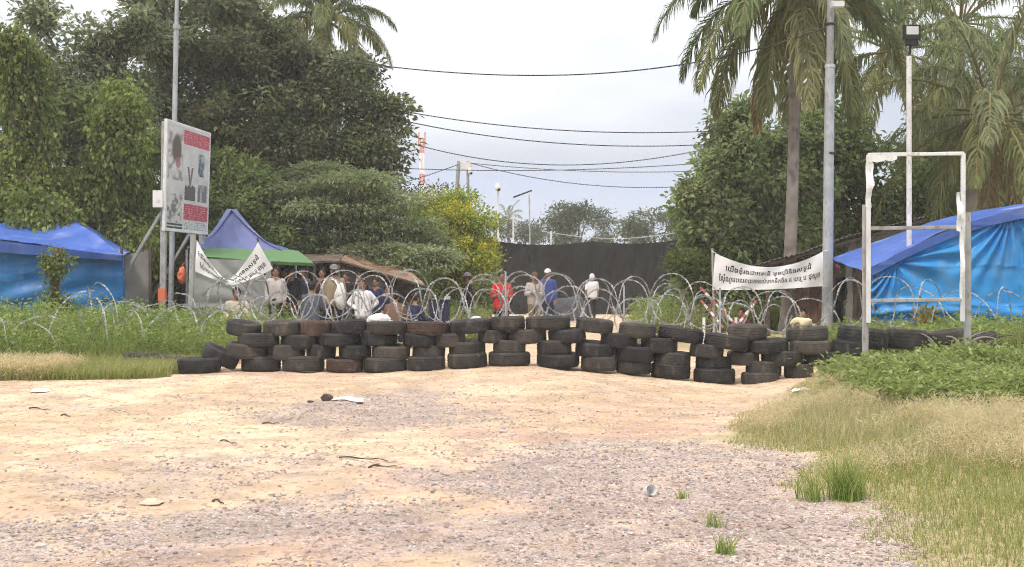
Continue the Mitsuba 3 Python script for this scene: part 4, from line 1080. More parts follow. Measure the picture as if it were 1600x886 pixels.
# ------------------------------------------------------------------ banners with lettering
KHMER = '{"G":[[[[[2,44],[2,49],[7,57],[21,57],[21,49],[11,48],[19,39],[20,8],[27,7],[27,-1],[9,0],[8,37]]]],[[[[8,53],[12,57],[25,57],[25,49],[20,48],[20,12],[24,8],[32,8],[40,12],[40,38],[35,44],[35,50],[40,57],[54,57],[54,49],[46,47],[52,40],[52,13],[55,10],[63,8],[69,10],[72,13],[72,37],[66,43],[65,49],[71,57],[85,57],[85,49],[75,48],[83,39],[83,12],[81,6],[68,-1],[56,-1],[47,2],[38,-1],[23,-1],[14,2],[8,11]]]],[[[[-48,67],[-48,79],[-42,84],[-29,85],[-16,80],[-15,87],[-7,87],[-7,64],[-45,64]],[[-40,72],[-22,72],[-33,76]]]],[[[[7,26],[3,26],[3,34],[16,34],[19,29],[20,11],[30,20],[40,11],[40,35],[38,38],[18,36],[11,39],[8,45],[8,65],[19,65],[20,47],[22,44],[29,45],[28,53],[32,58],[43,58],[47,53],[46,44],[52,37],[52,-1],[39,-1],[30,8],[21,-1],[8,-1]]]],[[[[8,10],[9,29],[29,32],[37,34],[40,39],[40,44],[37,48],[23,48],[20,45],[23,40],[23,33],[13,33],[8,39],[10,51],[23,57],[37,57],[48,53],[52,45],[50,32],[40,25],[20,20],[20,12],[24,8],[37,8],[40,12],[41,23],[51,23],[52,11],[49,4],[37,-1],[23,-1],[11,4]]]],[[[[-32,-10],[-37,-10],[-37,-2],[-21,-2],[-22,-25],[-32,-25]]]],[[[[-40,72],[-40,80],[-31,88],[-20,86],[-16,79],[-18,68],[-25,64],[-36,66]],[[-30,74],[-24,75],[-26,78],[-30,78]]]],[[[[2,5],[2,17],[6,21],[12,22],[12,37],[5,44],[5,50],[11,57],[25,57],[25,49],[15,48],[23,39],[23,3],[18,-1],[9,-1]],[[10,11],[12,8],[12,12]]]],[[[[8,36],[4,48],[10,57],[40,58],[42,66],[52,66],[52,55],[47,49],[12,47],[19,38],[20,11],[29,20],[33,19],[40,11],[41,44],[52,44],[52,-1],[39,-1],[30,8],[21,-1],[8,-1]]]],[[[[3,48],[-13,49],[-13,57],[11,57],[17,54],[20,47],[18,-1],[8,0],[8,46]]]],[[[[2,6],[8,9],[8,37],[2,45],[3,50],[8,57],[22,57],[22,49],[12,48],[20,41],[20,32],[42,32],[42,38],[36,45],[36,50],[41,57],[56,57],[56,49],[46,48],[53,40],[52,0],[36,-1],[36,7],[42,9],[42,24],[20,24],[20,3],[16,-1],[2,-1]]]],[[[[8,32],[12,40],[23,44],[37,44],[48,40],[52,32],[52,-1],[41,-1],[40,31],[29,36],[20,31],[20,22],[25,21],[29,16],[29,5],[23,-1],[11,-1],[8,3]],[[20,9],[20,10],[20,12]]],[[[52,50],[9,49],[8,56],[51,57]]]],[[[[8,24],[19,25],[20,18],[25,17],[36,8],[40,8],[42,11],[40,19],[14,28],[8,36],[8,45],[12,53],[23,57],[42,56],[51,50],[52,39],[43,32],[37,33],[37,40],[40,42],[39,46],[29,48],[20,44],[20,38],[23,34],[44,29],[52,22],[53,10],[47,1],[34,-1],[20,8],[19,-1],[8,-1]]]],[[[[-50,75],[-44,83],[-29,85],[-8,75],[-7,65],[-45,64],[-49,67]],[[-40,72],[-22,72],[-33,76]]]],[[[[2,50],[7,57],[21,57],[21,49],[11,48],[19,41],[20,32],[40,32],[40,38],[35,45],[35,50],[40,57],[55,57],[55,49],[45,48],[52,40],[52,11],[48,3],[37,-1],[23,-2],[11,4],[8,11],[8,38],[2,44]],[[20,24],[20,12],[22,10],[31,8],[40,12],[40,24]]]],[[[[2,50],[8,57],[21,57],[21,49],[11,48],[19,40],[20,12],[31,8],[40,12],[40,38],[35,44],[35,50],[40,57],[55,57],[55,49],[45,48],[52,40],[52,11],[48,3],[37,-1],[23,-2],[11,4],[8,11],[8,38],[2,44]]]],[[[[9,2],[8,33],[13,41],[10,48],[16,57],[45,57],[44,49],[20,48],[24,44],[35,44],[47,39],[50,31],[50,12],[59,8],[68,12],[68,38],[63,44],[63,50],[69,57],[83,57],[83,49],[73,48],[80,40],[80,11],[75,2],[66,-2],[53,-1],[44,2],[39,11],[38,30],[36,34],[28,36],[20,31],[20,22],[25,21],[29,15],[27,2],[21,-2],[13,-1]],[[20,9],[20,10],[20,12],[20,12]]]],[[[[8,36],[8,49],[17,56],[36,57],[47,53],[51,45],[50,39],[40,39],[40,44],[36,48],[30,48],[18,44],[18,38],[24,34],[38,30],[41,34],[46,34],[50,32],[51,25],[48,21],[46,5],[35,-1],[23,-1],[14,2],[9,12],[9,23],[20,23],[22,11],[28,8],[36,10],[36,22],[19,25],[13,28]]]],[[[[-41,-21],[-43,-2],[-33,-2],[-32,-14],[-30,-16],[-24,-14],[-24,-2],[-14,-2],[-14,-16],[-19,-23],[-34,-24]]]],[[[[2,5],[2,17],[12,22],[12,37],[3,45],[3,50],[8,57],[16,58],[17,66],[27,66],[28,56],[26,51],[13,48],[23,39],[23,3],[18,-1],[9,-1]],[[10,11],[12,8],[12,12]]]],[[[[0,65],[-1,72],[3,78],[13,79],[13,71],[9,69],[12,68],[16,72],[19,83],[28,82],[27,70],[20,61],[6,60]]],[[[2,44],[2,49],[7,57],[21,57],[21,49],[12,47],[19,40],[20,8],[27,7],[27,-1],[13,-1],[8,2],[8,38]]]],[[[[9,2],[8,45],[10,51],[17,56],[35,57],[47,51],[49,45],[50,11],[58,18],[63,17],[68,11],[69,45],[74,54],[83,57],[96,57],[105,54],[109,49],[110,-1],[99,-1],[98,44],[90,48],[80,44],[80,-1],[68,-1],[59,6],[50,-1],[38,-1],[38,44],[29,48],[20,44],[20,22],[28,18],[29,6],[26,1],[21,-1],[13,-1]],[[20,9],[20,10],[20,12],[20,12]]]],[[[[8,2],[9,52],[16,57],[23,57],[30,53],[38,57],[45,57],[50,54],[52,48],[52,-1],[41,0],[39,48],[32,43],[27,43],[23,48],[20,47],[20,22],[25,21],[29,15],[27,2],[21,-2],[13,-1]],[[20,9],[20,10],[20,12],[20,12]]]],[[[[8,32],[12,40],[23,44],[37,44],[48,40],[52,32],[52,-1],[41,-1],[40,31],[29,36],[20,31],[19,-1],[8,-1]]],[[[8,56],[51,57],[52,50],[9,49]]]],[[[[8,45],[13,54],[22,57],[35,57],[46,53],[50,44],[50,12],[60,8],[68,12],[68,37],[63,44],[63,50],[68,57],[83,57],[83,49],[73,48],[80,40],[80,11],[78,5],[66,-1],[53,-1],[44,2],[39,11],[38,43],[36,46],[28,48],[20,44],[20,22],[28,18],[29,6],[21,-1],[10,0],[8,3]],[[20,9],[20,10],[20,12],[20,12]]]],[[[[-48,67],[-48,79],[-42,84],[-27,84],[-24,88],[-14,90],[-7,84],[-7,64],[-45,64]],[[-16,82],[-17,81],[-16,80]],[[-40,72],[-23,72],[-33,76]]]],[[[[6,36],[2,49],[9,57],[50,57],[49,49],[10,48],[17,38],[18,12],[27,8],[36,10],[38,13],[38,22],[32,24],[29,29],[30,39],[38,43],[45,43],[50,40],[49,7],[44,2],[35,-1],[21,-1],[10,3],[6,11]],[[38,33],[38,32],[38,34]]]],[[[[8,47],[1,50],[2,57],[14,57],[19,54],[20,12],[23,8],[30,8],[36,10],[38,13],[38,38],[32,45],[32,49],[38,57],[52,57],[52,49],[42,48],[50,40],[50,12],[60,8],[68,12],[68,38],[63,44],[63,50],[68,57],[83,57],[83,49],[73,48],[80,40],[80,11],[78,5],[66,-1],[53,-1],[45,2],[35,-2],[22,-1],[13,2],[8,11]]]],[[[[-44,-24],[-45,-2],[-34,-2],[-34,-14],[-30,-10],[-24,-14],[-23,-2],[-12,-2],[-12,-24],[-23,-24],[-28,-20],[-34,-24]]]],[[[[8,36],[4,48],[10,57],[40,58],[42,66],[52,66],[52,55],[47,49],[12,47],[19,39],[20,11],[30,20],[40,12],[40,22],[34,24],[31,29],[32,39],[40,43],[47,43],[52,40],[52,-1],[39,-1],[30,8],[21,-1],[8,-1]],[[40,33],[40,32],[40,34]]]]],"L":[[[0,0],[1,27],[2,118],[3,118],[4,178],[5,238],[6,238],[7,238],[3,265],[8,325],[9,385],[10,412],[11,473],[0,533],[12,560],[13,620],[14,650],[5,711],[4,711],[15,771],[5,832],[7,832],[2,859],[12,859],[13,919],[3,919],[16,979],[17,1068],[18,1126],[7,1126],[19,1153],[6,1184]],[[20,0],[16,28],[5,117],[6,117],[21,117],[18,235],[14,235],[22,296],[7,356],[0,383],[10,410],[9,471],[1,498],[23,589],[9,649],[11,676],[24,736],[6,825],[15,825],[9,886],[23,913],[17,973],[25,1031],[23,1031],[26,1091],[13,1149],[11,1149],[7,1239],[0,1266],[27,1323],[0,1412],[7,1439],[28,1496],[15,1496],[29,1587],[5,1647],[16,1647],[5,1736],[11,1736]]]}'
KH = json.loads(KHMER)


def lettering(line, surf, u0, u1, v_mid, hgt):
    """glyph outlines laid on a surface: surf(u, v) -> point just in front of the cloth"""
    L = KH['L'][line]
    width = max(x for _, x in L) + 50
    V, Fc, off = [], [], 0
    for g, x in L:
        for rings in KH['G'][g]:
            poly = Polygon(rings[0], [r for r in rings[1:] if len(r) > 3]).buffer(0)
            for pg in getattr(poly, 'geoms', [poly]):
                if pg.is_empty or pg.area < 5:
                    continue
                v, f = trimesh.creation.triangulate_polygon(pg, engine='earcut')
                uu = u0 + (u1-u0)*(v[:, 0] + x)/width
                vv = v_mid + (v[:, 1] - 32)/70*hgt
                V.append(surf(uu, vv)); Fc.append(f + off)
                off += len(v)
    return np.vstack(V), np.vstack(Fc)


def banner(label, cor, top_sag, low_sag, lines, extra=None, n=(60, 20)):
    """cor: lower left, lower right, upper right, upper left"""
    k = thing('protest_banner', label, 'banner')
    c = [np.array(x, float) for x in cor]

    def surf(u, v, front=0.006):
        u, v = np.asarray(u, float), np.asarray(v, float)
        p = ((1-u)*(1-v))[:, None]*c[0] + (u*(1-v))[:, None]*c[1] + (u*v)[:, None]*c[2] + ((1-u)*v)[:, None]*c[3]
        s = top_sag*v + low_sag*(1-v)
        p[:, 2] -= s*(1 - np.abs(2*u - 1)**extra) if extra else s*4*u*(1-u)
        p[:, 1] += 0.035*np.sin(u*9 + v*2) + 0.02*np.sin(u*21 - v*5) - front
        return p
    u, v = np.meshgrid(np.linspace(0, 1, n[0]), np.linspace(0, 1, n[1]), indexing='ij')
    p = surf(u.ravel(), v.ravel(), 0)
    f = grid_faces(*n)
    add('cloth', trimesh.Trimesh(p, f, process=False), 'banner_cloth', k, smooth=True)
    for ln, u0, u1, vm, h in lines:
        vv, ff = lettering(ln, surf, u0, u1, vm, h)
        add('lettering', (vv, ff), 'ink', k, label='dark hand painted lettering', kind='stuff')
    return k, c


k, c = banner('white banner with two lines of dark lettering tied to the thick steel pole', (P(1113, 453, 24.6), P(1286, 447, 25.1), P(1285, 393, 25.1), P(1118, 395, 24.6)), 0.30, 0.03,
              [(0, 0.10, 0.93, 0.70, 0.17), (1, 0.05, 0.97, 0.36, 0.18)])
for a, b in ((c[3], P(1111, 392, 24.6)), (c[2], P(1293, 391, 25.4)), (c[1], P(1293, 448, 25.4))):
    add('tie', bar(a, b, 0.008), 'sack_white', k)
k = thing('wooden_stake', 'pale thin stake holding the left end of the right banner', 'stake')
add('stake', bar(gz(P(1117, 500, 24.75), -0.2), P(1113, 388, 24.75), 0.022), 'grey_cloth', k)

k, c = banner('white lettered banner sagging in a deep curve in front of the plastic wall', (P(305, 424, 25.2), P(426, 420, 25.2), P(404, 378, 25.2), P(306, 374, 25.2)), 0.80, 0.30,
              [(0, 0.03, 0.97, 0.68, 0.17), (1, 0.06, 0.95, 0.30, 0.18)], extra=1.35)
k = thing('wooden_stake', 'dark leaning stick holding the right end of the left banner', 'stake')
add('stake', bar(gz(P(440, 500, 25.3), -0.2), P(402, 372, 25.3), 0.022), 'bark', k)
k = thing('wooden_stake', 'thick grey post holding the left end of the left banner', 'stake')
add('stake', sqbar(gz(P(296, 500, 25.4), -0.2), P(302, 366, 25.4), 0.10), 'frame_grey', k)

# ------------------------------------------------------------------ far tower, camera poles, street lamp, cables
k = thing('radio_tower', 'far red and white lattice mast rising above the trees left of centre', 'tower')
DT = 300.0
bx = (659.5 - 800)/F*DT
top_z = CAM_Z + (440-207)/F*DT
sec = [(0, 14, 'tower_red', 1.2), (14, CAM_Z + (440-345)/F*DT, 'tower_white', 1.1), (CAM_Z + (440-345)/F*DT, CAM_Z + (440-287)/F*DT, 'tower_white', 1.0), (CAM_Z + (440-287)/F*DT, CAM_Z + (440-272)/F*DT, 'tower_red', 0.9),
       (CAM_Z + (440-272)/F*DT, CAM_Z + (440-240)/F*DT, 'tower_white', 0.85), (CAM_Z + (440-240)/F*DT, top_z - 1.5, 'tower_red', 0.62)]
for z0, z1, b, w in sec:
    ms = []
    for sx, sy in ((-1, -1), (1, -1), (1, 1), (-1, 1)):
        ms.append(sqbar([bx + sx*w/2, DT + sy*w/2, z0], [bx + sx*w/2, DT + sy*w/2, z1], 0.42))
    nb_ = max(2, int((z1-z0)/1.1))
    for i in range(nb_):
        za, zb = z0 + (z1-z0)*i/nb_, z0 + (z1-z0)*(i+1)/nb_
        s = 1 if i % 2 else -1
        ms += [sqbar([bx - s*w/2, DT - w/2, za], [bx + s*w/2, DT - w/2, zb], 0.3), sqbar([bx - w/2, DT - s*w/2, za], [bx - w/2, DT + s*w/2, zb], 0.2), sqbar([bx - w/2, DT - w/2, zb], [bx + w/2, DT - w/2, zb], 0.2)]
    add('lattice_section', cat_m(ms), b, k, kind='stuff')
for dx in (-0.75, 0.0, 0.75):
    add('antenna', box(bx+dx-0.16, bx+dx+0.16, DT-0.7, DT-0.4, top_z-3.4, top_z + (0.0 if dx else -1.2)), 'tower_red' if dx else 'tower_white', k)


def dome_camera(k, q, r):
    add('camera_housing', trimesh.util.concatenate([bar(q + [0, 0, r*0.2], q + [0, 0, r*1.2], r*0.75, r*0.5, 14)]), 'white_paint', k, smooth=40)
    s = trimesh.creation.icosphere(2, r*0.72)
    s.apply_translation(q)
    add('camera_dome', s, 'white_paint', k, smooth=True)
    s = trimesh.creation.icosphere(2, r*0.42)
    s.apply_translation(q + [r*0.2, -r*0.35, -r*0.32])
    add('camera_lens', s, 'black_metal', k, smooth=True)


k = thing('camera_pole', 'leaning dark pole with a white fitting at its top behind the flowering tree', 'pole')
a, b = ground_at(700, 62), P(717, 252, 62)
add('shaft', bar(a, b, 0.12, 0.10, 10), 'pole_grey', k, smooth=40)
q = P(724, 256, 62)
add('fitting', box(q[0]-0.15, q[0]+0.45, q[1]-0.2, q[1]+0.2, q[2]-0.12, q[2]+0.14), 'white_paint', k)
k = thing('camera_pole', 'upright pole with a white dome camera just right of the leaning pole', 'pole')
a, b = ground_at(732, 60), P(731, 252, 60)
add('shaft', bar(a, b, 0.09, 0.07, 10), 'pole_grey', k, smooth=40)
add('box', box(b[0]-0.3, b[0]+0.1, b[1]-0.2, b[1]+0.1, b[2]-0.42, b[2]-0.05), 'white_paint', k)
dome_camera(k, P(735, 269, 59.8), 0.17)
k = thing('camera_pole', 'thin pale pole topped by a white round camera near the left end of the net', 'pole')
a, b = ground_at(779, 75), P(778, 298, 75)
add('shaft', bar(a, b, 0.07, 0.055, 10), 'white_paint', k, smooth=40)
dome_camera(k, P(778, 294, 74.8), 0.26)
k = thing('street_lamp', 'street lamp with a slanting dark lamp arm above the net', 'street lamp')
a, b = ground_at(829, 80), P(827, 322, 80)
add('shaft', bar(a, P(827, 303, 80), 0.05, 0.045, 10), 'galvanised', k, smooth=40)
add('lamp_head', sqbar(P(803, 308, 79.4), P(830, 298, 80.4), 0.10, 0.16), 'black_metal', k)
k = thing('fence_post', 'slim white post standing above the net right of the round camera pole', 'post')
add('shaft', bar(ground_at(802, 70), P(802, 336, 70), 0.05, 0.045, 10), 'white_paint', k, smooth=40)
k = thing('fence_post', 'short white post just above the top edge of the net near its left end', 'post')
add('shaft', bar(ground_at(861, 64), P(861, 361, 64), 0.045, 0.045, 10), 'white_paint', k, smooth=40)

CAB = [('topmost cable sagging across the white sky to the tall palm', (470, 84, 36), (830, 118, 31), (1294, 42, 25.5), 0.020),
       ('second cable from the top of the sky, nearly straight', (560, 160, 40), (840, 201, 42), (1240, 196, 44), 0.022),
       ('third cable from the top, curving gently across the grey sky', (560, 172, 40), (850, 222, 42), (1240, 214, 44), 0.022),
       ('cable dropping from the dark tree and rising to the right dense tree', (560, 196, 46), (800, 254, 50), (1200, 208, 54), 0.024),
       ('cable running level behind the leaning pole to the right dense tree', (540, 258, 58), (860, 266, 60), (1200, 246, 62), 0.026),
       ('cable slanting up from the left to the top of the leaning pole', (540, 304, 58), (635, 284, 60), (718, 256, 62), 0.026),
       ('lowest long cable sagging from the dome camera pole to the right', (732, 254, 60), (900, 287, 62), (1200, 277, 64), 0.024),
       ('cable from the pole fitting that meets the level cable on the right', (726, 254, 62), (880, 266, 60), (1180, 262, 58), 0.022)]
for lb_, a, m_, b, r in CAB:
    p0, pm_, p1 = P(*a), P(*m_), P(*b)
    t = np.linspace(0, 1, 41)[:, None]
    tm = (m_[0] - a[0])/(b[0] - a[0])
    ctrl = (pm_ - (1-tm)**2*p0 - tm**2*p1)/(2*tm*(1-tm))
    add('cable', tube((1-t)**2*p0 + 2*t*(1-t)*ctrl + t*t*p1, r*0.8, 5), 'cable_black', label=lb_, cat='cable')
t = np.linspace(0, 1, 30)[:, None]
add('cable', tube(P(845, 361, 66)*(1-t) + P(1080, 360, 66)*t - np.array([0, 0, 0.42])*np.sin(t*np.pi), 0.016, 5), 'sack_white', label='pale slack cable just above the net', cat='cable')

# ------------------------------------------------------------------ tyres
def tyre_meshes(R, W, seg=56):
    """tread band and two sidewalls of a tyre lying flat (axis z), centred on the origin"""
    h = W/2
    # sidewall profile from shoulder to bead and inside
    side = [(R*0.955, h*0.86), (R*0.92, h*0.97), (R*0.84, h*1.0), (R*0.74, h*0.93), (R*0.66, h*0.80), (R*0.615, h*0.70), (R*0.595, h*0.60), (R*0.61, h*0.52), (R*0.70, h*0.60), (R*0.80, h*0.72), (R*0.88, h*0.62), (R*0.90, 0.0)]
    tread = [(R*0.955, h*0.86), (R*0.985, h*0.74)]
    for g in (0.56, 0.2, -0.2, -0.56):
        tread += [(R, h*(g+0.055)), (R*0.972, h*(g+0.04)), (R*0.972, h*(g-0.04)), (R, h*(g-0.055))]
    tread += [(R*0.985, -h*0.74), (R*0.955, -h*0.86)]
    a = np.arange(seg)*2*np.pi/seg

    def rev(prof, lug=False):
        pr = np.array(prof)
        rr = np.repeat(pr[:, :1], seg, 1)
        if lug:
            sip = (np.arange(seg) % 2 == 0)*R*0.012
            k = np.abs(pr[:, 1]) > h*0.5
            rr[k] = rr[k] - sip
        v = np.stack([rr*np.cos(a), rr*np.sin(a), np.repeat(pr[:, 1:], seg, 1)], -1).reshape(-1, 3)
        i, j = np.meshgrid(np.arange(len(pr)-1), np.arange(seg), indexing='ij')
        p, q = i*seg + j, i*seg + (j+1) % seg
        f = np.concatenate([np.stack([p, q + seg, q], -1).reshape(-1, 3), np.stack([p, p + seg, q + seg], -1).reshape(-1, 3)])
        m = trimesh.Trimesh(v, f, process=False)
        return m
    t = rev(tread, True)
    s1 = rev(side)
    s2 = s1.copy()
    s2.vertices *= [1, 1, -1]
    s2.faces = s2.faces[:, ::-1]
    return t, s1, s2


TY = {}
for nm, (R, W) in dict(car=(1.0, 0.62), truck=(1.0, 0.80)).items():
    TY[nm] = [ply(m, smooth=32) for m in tyre_meshes(R, W)]

DW = 18.4
ROWS = {
    'bottom row': [(408, 568, 60, 0), (474, 568, 66, 0), (539, 569.5, 58, 0), (602, 569, 67, 0), (666, 567.5, 60, 0), (730, 562.5, 61, -1), (796, 560, 65, 0), (872, 561.5, 66, 1), (936, 567, 55, 2), (990, 572.5, 55, 2), (1048, 579, 60, 2), (1116, 587, 66, 2), (1188, 592, 59, 0), (1248, 579, 46, 0)],
    'second lowest row': [(386, 547, 66, 2), (448, 550, 57, 0), (502, 549, 46, 4), (555, 549, 50, -2), (611, 549, 58, 0), (670, 549.5, 51, 0), (730, 543, 58, -2), (796, 541, 50, 0), (866, 543, 54, 1), (930, 545.5, 61, 1), (992, 551, 60, 2), (1050, 560.5, 57, 2), (1115, 567, 55, 2), (1161, 559, 50, 0), (1193, 576, 54, 1), (1222, 559.5, 64, -1), (1280, 560, 47, -2)],
    'third lowest row': [(404, 530, 64, 3), (469, 531.5, 58, 1), (531, 530, 62, -1), (592, 528.5, 56, 2), (656, 531.5, 50, 4), (703, 530, 48, -4), (771, 524.5, 48, 0), (824, 525.5, 58, 0), (886, 524.5, 57, -2), (967, 532, 56, 1), (1030, 537.5, 56, 4), (1104, 549, 52, 4), (1136, 534, 70, 9), (1200, 540, 62, -1), (1266, 541, 61, -1), (1325, 543, 52, 8)],
    'top row': [(381, 513, 52, 10), (440, 512, 55, 1), (494, 513, 50, 1), (545, 511, 56, -3), (604, 512.5, 62, 0), (669, 513, 68, 0), (735, 509.5, 64, -1), (793, 505, 54, -2), (856, 504.5, 69, 0), (929, 508.5, 58, 7), (996, 516, 56, 1), (1064, 523, 68, 8), (1168, 518, 57, 4), (1261, 521.5, 63, -2)],
}
LOOSE = [(311, 570, 66, 0, 'loose black tyre lying flat in front of the left end of the barricade', 18.0, 1), (345, 556, 56, 24, 'black tyre leaning sideways against the left end of the barricade', 18.3, 1),
         (222, 563, 56, 2, 'half buried dark tyre in the grass at far left', 19.0, 1), (262, 566, 42, 1, 'half buried dark tyre in the grass next to the loose tyre at left', 18.9, 1),
         (1348, 528, 76, 5, 'thick wide truck tyre lying behind the left post of the sign frame', 18.6, 2), (1416, 530, 62, 1, 'wide tyre lying flat between the two posts of the sign frame', 18.8, 2),
         (1478, 527, 58, -10, 'torn weathered tyre among dry branches left of the right frame post', 18.9, 1), (1535, 532, 44, -14, 'dark tyre half hidden in weeds just right of the right frame post', 19.2, 1),
         (1562, 549, 40, 4, 'low dark tyre sunk in the weeds near the right edge', 18.6, 1)]
trng = np.random.default_rng(40)
ORD = ['first', 'second', 'third', 'fourth', 'fifth', 'sixth', 'seventh', 'eighth', 'ninth', 'tenth']


def put_tyre(px, py, w, tilt, D, label, group, wide=1, bsdf=None):
    key = thing('tyre', label, 'tyre', group)
    D = D + trng.uniform(-0.05, 0.05)
    R = w/2/F*D
    W = (0.30 if wide == 2 else trng.uniform(0.195, 0.232))
    kind = 'truck' if wide == 2 else 'car'
    sz = W/(0.80 if wide == 2 else 0.62)
    M = T().translate(list(P(px, py, D))).rotate([0, 1, 0], tilt + (trng.uniform(-3.5, 3.5) if py < 552 else trng.uniform(-1.5, 1.5))).rotate([1, 0, 0], trng.uniform(-4, 4)).rotate([0, 0, 1], trng.uniform(0, 360)).scale([R*trng.uniform(1.01, 1.06), R*trng.uniform(0.98, 1.04), sz])
    b = bsdf or ['rubber_1', 'rubber_2', 'rubber_3', 'rubber_4'][trng.integers(4)]
    for nm, d in zip(('tread', 'sidewall', 'sidewall'), TY[kind]):
        add(nm, d, b, key, to=M)


for row, items in ROWS.items():
    n = len(items)
    for i, (px, py, w, tilt) in enumerate(items):
        if i < (n+1)//2:
            pos = f'{ORD[i]} from the left'
        else:
            pos = f'{ORD[n-1-i]} from the right'
        pos = pos.replace('first from the left', 'at the left end').replace('first from the right', 'at the right end')
        br = (row == 'top row' and i in (2, 5)) or (row == 'bottom row' and i == 2)
        look_ = 'dusty reddish brown' if br else ('tilted black' if abs(tilt) >= 7 else 'black')
        put_tyre(px, py, w, tilt, DW + {'bottom row': 0, 'top row': 0.04}.get(row, 0.02), f'{look_} tyre {pos} in the {row} of the barricade', 'tyres stacked in the barricade', bsdf='rubber_brown' if br else None)
for px, py, w, tilt, lb_, D, wide in LOOSE:
    put_tyre(px, py, w, tilt, D, lb_, 'loose tyres beside the barricade', wide, 'rubber_2' if 'torn' in lb_ or 'buried' in lb_ else None)

# ------------------------------------------------------------------ razor wire
def razor(label, centre, r, pitch, x0, x1, seed, squash=1.0, messy=0.09, wire_r=0.0068, strands=2):
    """opposite-handed helices along x, with barbs"""
    key = thing('razor_wire', label, 'razor wire', 'coils of razor wire')
    rr = np.random.default_rng(seed)
    L = abs(x1 - x0)
    for hand, half in ((1, 0), (-1, 0), (1, np.pi), (-1, np.pi))[:strands]:
        n = int(L/pitch*30)
        s = np.linspace(0, 1, n)
        x = x0 + (x1-x0)*s
        ph = (s*L/pitch*2*np.pi + 0.4*half/np.pi)*hand + half
        ph = ph + 0.8*(meshkit.fbm(np.stack([x*0.7, x*0 + seed, x*0 + hand], 1), 2) - 0.5)*2
        c = centre(x)
        rad = r*(1 + messy*2*(meshkit.fbm(np.stack([x*1.1, x*0 + seed + 5, x*0 + hand], 1), 2) - 0.5)*2)
        wob_ = (meshkit.fbm(np.stack([x*1.5, x*0 + seed + 9, x*0 + hand], 1), 2) - 0.5)*messy*3
        # the loops lean along the coil as stretched concertina loops do
        p = np.stack([x - 0.05*pitch*np.sin(2*ph)*hand, c[:, 0] + rad*np.cos(ph), c[:, 1] + rad*squash*np.sin(ph) + wob_], 1)
        wm = tube(p, wire_r, 5)
        # barbs: flat four-pointed blades every 6 cm
        seglen = np.linalg.norm(np.diff(p, axis=0), axis=1)
        cum = np.concatenate([[0], np.cumsum(seglen)])
        q = np.arange(0.03, cum[-1], 0.05)
        bp = np.stack([np.interp(q, cum, p[:, k]) for k in range(3)], 1)
        bt = unit(np.stack([np.interp(q + 0.01, cum, p[:, k]) - np.interp(q - 0.01, cum, p[:, k]) for k in range(3)], 1))
        bs = unit(np.cross(bt, rr.normal(size=bt.shape)))
        k = len(q)
        V = np.stack([bp - bt*0.02 + bs*0.016, bp - bt*0.005, bp - bt*0.02 - bs*0.016, bp + bt*0.02 - bs*0.016, bp + bt*0.005, bp + bt*0.02 + bs*0.016], 1).reshape(-1, 3)
        i = np.arange(k)[:, None]*6
        Fb = np.concatenate([i + [0, 1, 4], i + [0, 4, 5], i + [1, 2, 3], i + [1, 3, 4]])
        add('wire', wm, 'razor_steel', key, smooth=True)
        add('barbs', (V, Fb), 'razor_steel', key, kind='stuff')
    return key


def cz(pts, D):
    X = np.array([(px - 800)/F*D for px, _ in pts])
    Z = np.array([CAM_Z - (py - 440)/F*D for _, py in pts])
    return lambda x: np.stack([np.full_like(x, D), np.interp(x, X, Z)], 1)


xr = lambda px, D: (px - 800)/F*D  # noqa: E731
razor('upper razor wire coil rising above the tyre barricade across the road', cz([(330, 470), (440, 464), (640, 464), (800, 464), (950, 468), (1100, 474), (1240, 494)], 21), 0.385, 1.25, xr(330, 21), xr(1240, 21), 51, strands=4)
razor('lower razor wire coil lying just behind the tyre barricade', cz([(400, 492), (560, 492), (760, 492), (900, 490), (1060, 498), (1250, 510)], 20), 0.37, 1.15, xr(415, 20), xr(1250, 20), 52, strands=4)
razor('stretched razor wire coil tangled in the weeds at the left of the barricade', cz([(-30, 530), (60, 540), (150, 500), (220, 530), (300, 525), (420, 500)], 20), 0.38, 1.5, xr(-40, 20), xr(420, 20), 53, messy=0.2, strands=4)
razor('loose razor wire coil behind the left tent edge and picture board', cz([(130, 480), (240, 500), (330, 470), (420, 470)], 21.5), 0.35, 1.5, xr(120, 21.5), xr(420, 21.5), 54, messy=0.22, strands=3)
razor('razor wire coil in front of the blue tarpaulin at the right', cz([(1240, 492), (1330, 480), (1420, 486), (1500, 488), (1630, 498)], 21), 0.37, 1.3, xr(1240, 21), xr(1640, 21), 55, messy=0.18, strands=3)
for px, top, lb_ in ((790, 424, 'pale picket beside the person in red holding up the razor wire'), (975, 446, 'pale picket holding the razor wire near the middle of the road'), (1125, 450, 'pale picket under the left end of the right banner'), (560, 446, 'pale picket holding the razor wire in front of the crowd')):
    q = P(px, top, 20.6)
    add('picket', sqbar(gz(q, -0.2), q, 0.03), 'galvanised', label=lb_, cat='picket', group='pickets of the razor wire')

# ------------------------------------------------------------------ people
def ball(p, r, seg=14, s=(1, 1, 1)):
    m = m3.Manifold.sphere(1.0, seg).scale([r*s[0], r*s[1], r*s[2]])
    return m.translate([float(x) for x in p])


def bone(a, ra, b, rb, seg=14):
    return m3.Manifold.batch_hull([ball(a, ra, seg), ball(b, rb, seg)])


def chain(pts, rs, seg=14):
    return [bone(pts[i], rs[i], pts[i+1], rs[i+1], seg) for i in range(len(pts)-1)]


def to_tri(parts, step=0.035, it=6):
    m = m3.Manifold.batch_boolean(parts, m3.OpType.Add).refine_to_length(step)
    g = m.to_mesh()
    t = trimesh.Trimesh(g.vert_properties[:, :3], g.tri_verts, process=True)
    trimesh.smoothing.filter_taubin(t, iterations=it)
    return t


